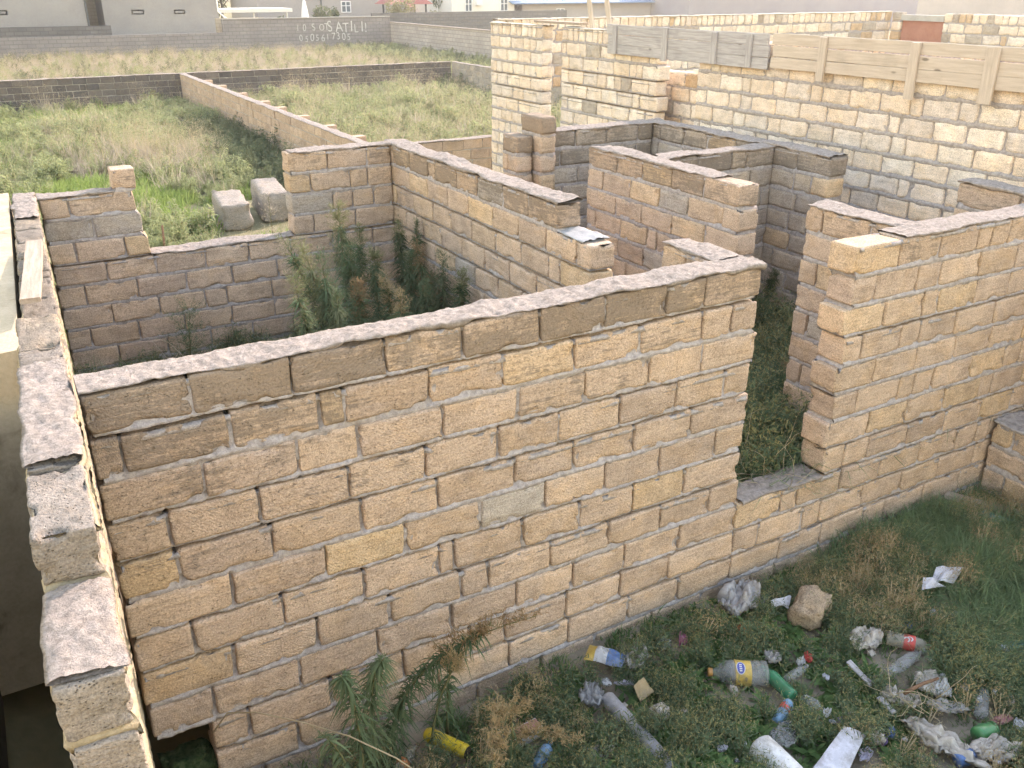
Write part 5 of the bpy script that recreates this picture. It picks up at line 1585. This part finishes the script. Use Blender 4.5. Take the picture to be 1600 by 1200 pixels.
# tubes, boards, boxes
can('cardboard_tube', 'long grey tube lying diagonally through the weeds', (948, 1090), (1058, 1212), 0.045, K['grey_tube'], K['grey_tube'], 'tube', 19, 0.05)
can('foam_roll', 'fat white roll with a rounded end at the frame edge', (1186, 1165), (1252, 1230), 0.078, K['white_foam'], K['white_foam'], 'roll', 20, 0.08)
o = sheet('white_board', 'stiff white board lying askew beside broad leaves', [(1318, 1138, 0.05), (1352, 1150, 0.05), (1318, 1222, 0.0), (1258, 1218, 0.0)], K['paper'], 21, 'board', 0.06, 0.012, 0.012)
o = sheet('white_card', 'torn white card lying on grass near the right yard wall', [(1462, 890, 0.03), (1506, 888, 0.05), (1490, 910, 0.0), (1452, 915, 0.0)], K['paper'], 22, 'card', 0.15, 0.03)
o = sheet('white_card', 'smaller white scrap in front of the torn white card', [(1442, 905, 0.02), (1462, 908, 0.02), (1478, 916, 0.0), (1440, 922, 0.0)], K['paper'], 23, 'card', 0.15, 0.02)
o = sheet('white_card', 'bent white card beside the large grey plastic bag', [(1204, 940, 0.04), (1236, 934, 0.05), (1232, 952, 0.0), (1206, 950, 0.0)], K['paper'], 24, 'card', 0.06, 0.02)
p = place(822, 1156, 0.0, 0.1)
bx = tag(empty('drink_carton', (p.x, p.y, 0.045), math.radians(5)), 'white carton with a dull red side lying in the weeds', 'carton')
b = MB(); b.box(-0.085, 0.085, -0.036, 0.036, -0.036, 0.036); b.build('box_body', K['white'], bx)
b = MB(); b.box(-0.083, 0.083, -0.03, 0.03, 0.0365, 0.0380); b.build('red_panel', K['pinkred'], bx)
b = MB(); b.add([(-0.0855, -0.036, -0.036), (-0.0855, 0.036, -0.036), (-0.12, 0.03, -0.03), (-0.12, -0.03, -0.03)], [(0, 1, 2, 3)]); b.build('flap', K['pinkred'], bx)
b = MB(); b.add([(0.0855, -0.036, -0.036), (0.0855, 0.036, -0.036), (0.12, 0.03, 0.0), (0.12, -0.03, 0.0)], [(0, 1, 2, 3)]); b.build('flap', K['white'], bx)
sheet('cardboard_scrap', 'brown cardboard scrap between the weeds and the grey tube', [(990, 1072, 0.06), (1006, 1060, 0.08), (1022, 1082, 0.0), (1000, 1098, 0.0)], K['card'], 25, 'cardboard', 0.06, 0.01, 0.006)
# crisp packet: three printed bands
p = place(945, 1042, 0.0, 0.12)
cp = tag(empty('crisp_packet', (p.x, p.y, 0.05), math.radians(-50)), 'shiny packet banded yellow, white and blue against the wall foot', 'packet')
gu, gv = np.meshgrid(np.linspace(-1, 1, 19), np.linspace(-1, 1, 13), indexing='ij')
def pillow(u0, u1, nm, mt):
    U = np.linspace(u0, u1, 8); Vv = np.linspace(-1, 1, 13)
    UU, VV = np.meshgrid(U, Vv, indexing='ij')
    hgt = 0.038 * np.clip(1 - np.abs(UU) ** 3, 0, 1) * np.clip(1 - np.abs(VV) ** 3, 0, 1) * (1 + 0.5 * fbm(v3(UU * 3, VV * 3, 4.4), 3, 9))
    X = UU * 0.115; Y = VV * 0.065 * (1 + 0.06 * np.sin(UU * 5))
    A = np.stack([X, Y, 0.03 + hgt], -1); B = np.stack([X, Y, 0.03 - hgt * 0.7], -1)
    n = A.shape[0] * A.shape[1]; I = np.arange(n).reshape(A.shape[:2])
    q = np.stack([I[:-1, :-1], I[1:, :-1], I[1:, 1:], I[:-1, 1:]], -1).reshape(-1, 4)
    obj(nm, mesh(nm, np.concatenate([A.reshape(-1, 3), B.reshape(-1, 3)]), np.concatenate([q, q[:, ::-1] + n]), mt, True), cp)
pillow(-1, -0.5, 'yellow_band', K['label_yellow']); pillow(-0.5, 0.15, 'white_band', K['white']); pillow(0.15, 1, 'blue_band', K['blue'])
# film, wrappers and rags
for args in (
        ('plastic_bag', 'large crumpled grey plastic bag against the foot of the wall', 1155, 945, 0.38, 0.24, 0.13, K['film'], 34, 0.5),
        ('plastic_bag', 'clear crumpled film right of the yellow and blue packet', 995, 1032, 0.22, 0.16, 0.09, K['film'], 32, 0.2),
        ('plastic_bag', 'grey crumpled film at the head of the long tube', 925, 1092, 0.19, 0.13, 0.08, K['film_grey'], 33, 1.0),
        ('plastic_bag', 'beige translucent bag left of the red labelled bottle', 1352, 1006, 0.26, 0.16, 0.09, K['film_beige'], 34, 0.1),
        ('torn_bag', 'torn beige bag among curling stems', 1406, 1096, 0.16, 0.22, 0.07, K['film_beige'], 35, 0.6),
        ('torn_bag', 'torn pale bag under the dark stick', 1452, 1072, 0.20, 0.17, 0.07, K['film_beige'], 36, 0.9),
        ('torn_bag', 'long pale film trailing from the torn bags', 1478, 1108, 0.27, 0.09, 0.05, K['film'], 37, -0.75),
        ('cloth_rag', 'long beige rag with a knotted end at the frame edge', 1470, 1165, 0.17, 0.38, 0.09, K['film_beige'], 38, 0.25),
        ('plastic_bag', 'pale film bag in the bottom corner', 1548, 1182, 0.30, 0.17, 0.09, K['film_beige'], 39, -0.4),
        ('foam_cup', 'white foam cup beside the torn bags', 1472, 1085, 0.10, 0.09, 0.08, K['white_foam'], 40, 0.3),
        ('tissue', 'small white tissue above the red labelled bottle', 1371, 952, 0.08, 0.06, 0.05, K['white'], 41, 0.0),
        ('sweet_wrapper', 'red and white wrapper near the dry yellow flowers', 1262, 1030, 0.09, 0.07, 0.05, K['red'], 42, 0.7),
        ('sweet_wrapper', 'white wrapper touching the red one', 1251, 1036, 0.06, 0.05, 0.05, K['white'], 43, 0.2),
        ('sweet_wrapper', 'orange wrapper below the large grey bag', 1158, 988, 0.10, 0.06, 0.06, K['orange'], 44, 1.2),
        ('sweet_wrapper', 'small light blue wrapper left of the orange one', 1111, 978, 0.055, 0.05, 0.045, K['lightblue'], 45, 0.0),
        ('foam_net', 'pink net tube near the wall foot', 1066, 1003, 0.13, 0.06, 0.06, K['pink'], 46, 0.9),
        ('plastic_bag', 'dark clear film between the packet and the pink net', 1035, 1008, 0.14, 0.10, 0.05, K['clear'], 47, 0.2),
        ('sweet_wrapper', 'crumpled red and white paper by the green can', 1566, 1127, 0.12, 0.06, 0.04, K['pinkred'], 48, -0.3),
        ('paper_scrap', 'lilac paper scrap beside the white board', 1352, 1180, 0.10, 0.07, 0.03, K['lilac'], 49, 0.3),
        ('paper_scrap', 'pale film between the white board and a purple scrap', 1368, 1155, 0.16, 0.12, 0.06, K['film_beige'], 50, 0.8),
        ('paper_scrap', 'purple scrap next to broad leaves', 1380, 1160, 0.06, 0.05, 0.04, K['purple'], 51, 0.2),
        ('paper_scrap', 'dark blue and white scrap above the purple one', 1392, 1148, 0.07, 0.05, 0.05, K['blue'], 52, 0.5),
        ('paper_scrap', 'white scrap in grass left of the white board', 1293, 1116, 0.06, 0.05, 0.04, K['white'], 53, 0.5),
        ('paper_scrap', 'tiny pale scrap above the white board', 1330, 1118, 0.05, 0.04, 0.03, K['white'], 54, 0.0),
        ('paper_scrap', 'tiny purple scrap above the white board', 1313, 1127, 0.05, 0.04, 0.03, K['purple'], 55, 0.0),
        ('plastic_bag', 'thin clear film beside the fat white roll', 1228, 1150, 0.20, 0.13, 0.04, K['clear'], 56, 0.3),
        ('plastic_bag', 'small clear film right of the oil bottle', 1206, 1032, 0.12, 0.10, 0.06, K['film'], 57, 0.1),
        ('plastic_bag', 'crinkled clear film in front of the long tube', 935, 1178, 0.12, 0.10, 0.05, K['film'], 58, 0.3),
        ('paper_scrap', 'small blue and white scrap near the long tube', 916, 1174, 0.045, 0.04, 0.03, K['lightblue'], 59, 0.2),
        ('paper_scrap', 'cream scrap beside the long tube foot', 952, 1172, 0.06, 0.05, 0.04, K['film_beige'], 60, 0.2),
        ('plastic_bag', 'pale blue film between the grey bag and white card', 1192, 940, 0.12, 0.09, 0.05, K['film_grey'], 61, 0.2),
        ('paper_scrap', 'dark blue scrap above the red labelled bottle', 1420, 978, 0.08, 0.05, 0.03, K['blue'], 62, 0.6),
        ('paper_scrap', 'white scrap alone in the long grass', 1537, 986, 0.07, 0.05, 0.03, K['white'], 63, 0.6),
        ('torn_bag', 'teal film in long grass at the frame edge', 1588, 1010, 0.30, 0.08, 0.03, K['teal'], 64, -0.4),
        ('paper_scrap', 'white scrap below the crumpled red paper', 1590, 1135, 0.08, 0.06, 0.04, K['white'], 65, 0.4),
        ('paper_scrap', 'pale yellow scrap right of the crooked clear bottle', 1578, 1098, 0.09, 0.04, 0.03, K['film_beige'], 66, 0.1),
        ('plastic_bag', 'pinkish film strip below the yellow and blue packet', 978, 1068, 0.13, 0.04, 0.03, K['lilac'], 67, -0.45)):
    nm, lab, px, py, w, d, h_, mt, sd, rz = args
    crumple(nm, lab, px, py, w, d, h_, mt, sd, rz, cat=nm.split('_')[-1])
q_ = random.Random(77)
for i in range(34):
    px, py = q_.uniform(905, 1590), q_.uniform(960, 1195)
    if py < 960 + (1250 - px) * 0.28: continue
    w = q_.uniform(0.03, 0.075)
    o = crumple('litter_scrap', 'tiny crumpled scrap of pale litter caught in the yard weeds', px, py, w, w * q_.uniform(0.5, 0.9), w * 0.6, K[q_.choice(['white', 'film', 'film_grey', 'film_beige', 'clear', 'paper'])], 200 + i, q_.uniform(0, 6), cat='litter', n=(16, 10), z=0.02)
    o['group'] = 'tiny scraps of litter in the yard'
    LIT[-1] = (LIT[-1][0], LIT[-1][1], w * 0.9)
# stones and sticks
def stone(label, px, py, w, d, h_, col, seed, z=0.0, rz=0.0):
    p = place(px, py, z, max(w, d) * 0.5)
    me = block_mesh('loose_stone', w, d, h_, max(w, d) / 9, min(w, d, h_) * 0.32, 0.02 * max(w, d) / 0.2, seed, 1.3)
    o = obj('loose_stone', me, None, (p.x, p.y, z + h_ * 0.42), (rng.uniform(-0.2, 0.2), rng.uniform(-0.2, 0.2), rz))
    o.color = (*col, 0.25)
    return tag(o, label, 'stone')
stone('tan broken stone block right of the white card', 1262, 968, 0.26, 0.20, 0.20, (0.36, 0.27, 0.19), 970, 0, 0.5)
stone('round pale stone right of the long tube', 1030, 1122, 0.12, 0.10, 0.09, (0.42, 0.38, 0.33), 971)
stone('grey stone in the hole at the wall foot', 328, 1198, 0.11, 0.09, 0.08, (0.42, 0.40, 0.40), 972)
stone('thin whitish stone slab on the yard wall ledge', 1588, 628, 0.22, 0.10, 0.05, (0.55, 0.52, 0.48), 973, 0.68)
a = at(1413, 1083, 0.12); b_ = at(1466, 1060, 0.13)
m = MB(); m.tube([a, a.lerp(b_, 0.5) + Vector((0, 0, 0.012)), b_], [0.012, 0.010, 0.008], 8)
tag(m.build('brown_stick', M['rust'], None, True), 'dark brown stick lying across the torn pale bag', 'stick')
for i, (p0, p1, lab) in enumerate((((1326, 1031), (1362, 1072), 'grey wooden slat lying between the dry flowers and torn bags'), ((1374, 1087), (1397, 1116), 'second grey slat poking out under the torn beige bag'))):
    a = at(*p0, 0.07); b_ = at(*p1, 0.05); d = b_ - a
    o = board('wooden_lath', d.length, 0.035, 0.012, M['wood_grey'], None, (a + b_) / 2, (0.2, 0, math.atan2(d.y, d.x)), 80 + i)
    tag(o, lab, 'lath')
a = at(1516, 778, 0.12); b_ = at(1556, 800, 0.05); d = b_ - a
o = board('wooden_lath', 0.55, 0.09, 0.02, M['wood_brown'], None, (a + b_) / 2, (0.35, 0.05, math.atan2(d.y, d.x)), 90)
tag(o, 'pale board leaning at the foot of the yard wall corner', 'lath')
sheet('plastic_sheet', 'pale green plastic sheet at the foot of the yard wall corner', [(1512, 808, 0.03), (1540, 798, 0.05), (1585, 812, 0.03), (1560, 818, 0.0)], K['teal'], 26, 'sheet', 0.05, 0.015)
sheet('plastic_sheet', 'piece of whitish film lying on grass inside the doorway', [(1196, 604, 0.02), (1222, 592, 0.03), (1226, 598, 0.0), (1200, 612, 0.0)], K['film'], 27, 'sheet', 0.55, 0.02)

# ================================================================= ground cover in the yard, room and corridor
Y3 = [M['feather'], M['stem'], M['yellow_bud']]
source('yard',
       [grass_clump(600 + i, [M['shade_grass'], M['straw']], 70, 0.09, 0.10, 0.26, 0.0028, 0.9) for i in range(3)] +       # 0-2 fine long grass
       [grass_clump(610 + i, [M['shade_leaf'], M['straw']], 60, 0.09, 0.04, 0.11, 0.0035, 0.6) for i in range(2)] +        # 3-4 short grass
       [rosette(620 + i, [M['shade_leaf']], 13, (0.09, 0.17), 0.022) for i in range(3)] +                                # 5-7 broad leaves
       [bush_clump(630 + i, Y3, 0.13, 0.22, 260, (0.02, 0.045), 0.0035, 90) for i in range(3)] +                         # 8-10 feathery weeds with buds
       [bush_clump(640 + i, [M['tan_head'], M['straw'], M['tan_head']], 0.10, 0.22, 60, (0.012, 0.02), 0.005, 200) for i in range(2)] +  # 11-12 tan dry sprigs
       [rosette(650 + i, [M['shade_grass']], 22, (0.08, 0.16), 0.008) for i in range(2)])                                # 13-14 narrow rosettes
LIT.append((at(698, 1172).x, at(698, 1172).y - 0.1, 0.16))
def clear_of(P, amount=0.86):
    k = np.ones(len(P), bool)
    for (x, y, r) in LIT:
        # plants must not stand on the thing nor hide it from above and in front
        d = np.minimum(np.hypot(P[:, 0] - x, P[:, 1] - y), np.hypot(P[:, 0] - x + 0.5 * r, P[:, 1] - y + 0.8 * r))
        k &= ~((d < r * 0.8) & (nrg.uniform(0, 1, len(P)) < amount))
    return k
def yard_cover():
    n = 7000
    P = np.stack([nrg.uniform(0.25, 6.35, n), nrg.uniform(1.3, 3.60, n), np.zeros(n)], -1)
    x, y = P[:, 0], P[:, 1]
    u = nrg.uniform(0, 1, n)
    right_ = smoothstep(4.1, 5.0, x + 0.3 * nz_(x, y, 1.2, 2.2))
    patchn = nz_(x, y, 1.5, 7.3)
    broad = smoothstep(0.0, 0.5, nz_(x, y, 1.3, 4.9) + 0.9 * np.exp(-((x - 3.5) / 0.8) ** 2 - ((y - 2.2) / 0.45) ** 2))
    idx = 8 + nrg.integers(0, 3, n)
    idx = np.where(u < 0.28, 3 + nrg.integers(0, 2, n), idx)
    idx = np.where((u > 0.28) & (u < 0.42), 13 + nrg.integers(0, 2, n), idx)
    idx = np.where(nrg.uniform(0, 1, n) < 0.75 * broad, 5 + nrg.integers(0, 3, n), idx)
    idx = np.where(nrg.uniform(0, 1, n) < 0.88 * right_, nrg.integers(0, 3, n), idx)
    idx = np.where((nrg.uniform(0, 1, n) < 0.13 * (patchn > 0.1)), 11 + nrg.integers(0, 2, n), idx)
    idx = np.where((nrg.uniform(0, 1, n) < 0.22 * (x > 4.2) * (y > 2.75) * (patchn > -0.25)), 11 + nrg.integers(0, 2, n), idx)
    scl = nrg.uniform(0.6, 1.15, n)
    P[:, 2] = 0.07 * fbm(v3(x * 1.6, y * 1.6, 8), 3, 8) - 0.015
    left_bare = (x < 0.9) & (nrg.uniform(0, 1, n) < 0.5)
    tallweed = (idx >= 8) & (idx < 13)
    k = clear_of(P) & ~left_bare & ~(tallweed & (y > 3.42)) & ((y < 3.5) | (nrg.uniform(0, 1, n) < 0.6))
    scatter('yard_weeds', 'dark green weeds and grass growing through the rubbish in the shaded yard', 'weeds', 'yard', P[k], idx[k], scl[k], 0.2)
yard_cover()
def room_cover(name, label, x0, x1, y0, y1, z, n, seed, thin, big=1.0):
    P = np.stack([nrg.uniform(x0, x1, n), nrg.uniform(y0, y1, n), np.zeros(n)], -1)
    x, y = P[:, 0], P[:, 1]
    idx = nrg.choice([0, 1, 3, 4, 5, 8, 9, 10, 13], n)
    P[:, 2] = z + 0.07 * fbm(v3(x * 1.6, y * 1.6, seed), 3, seed) - 0.01
    k = nrg.uniform(0, 1, n) < thin(x, y)
    scatter(name, label, 'weeds', 'yard', P[k], idx[k], nrg.uniform(0.8, 1.4, k.sum()) * big, 0.2)
room_cover('room_weeds', 'low green weeds covering the ground inside the walled room', 0.3, 3.5, 4.0, 8.55, 0.40, 1500, 3, lambda x, y: np.where(y > 6, 1.0, 0.4))
room_cover('corridor_weeds', 'rough green weeds covering the ground behind the doorway', 3.85, 6.7, 3.85, 8.4, 0.46, 2200, 5,
           lambda x, y: np.where((np.abs(x - 5.22) < 0.2) & ((y < 4.7) | (y > 5.3)), 0.0, 1.0), 1.5)
# ================================================================= the hazy air over the fields
def haze_box():
    b = MB(); b.box(-280, 320, -70, 420, -3, 12)
    m = bpy.data.materials.new('haze'); m.use_nodes = True
    nt = m.node_tree; nt.nodes.remove(nt.nodes['Principled BSDF'])
    v = nt.nodes.new('ShaderNodeVolumePrincipled')
    v.inputs['Color'].default_value = (0.95, 0.96, 1.0, 1)
    v.inputs['Density'].default_value = 0.0012
    v.inputs['Anisotropy'].default_value = 0.7
    nt.links.new(v.outputs[0], nt.nodes['Material Output'].inputs['Volume'])
    tag(b.build('haze', m), 'thin pale haze over the fields', 'haze', kind='stuff')
haze_box()
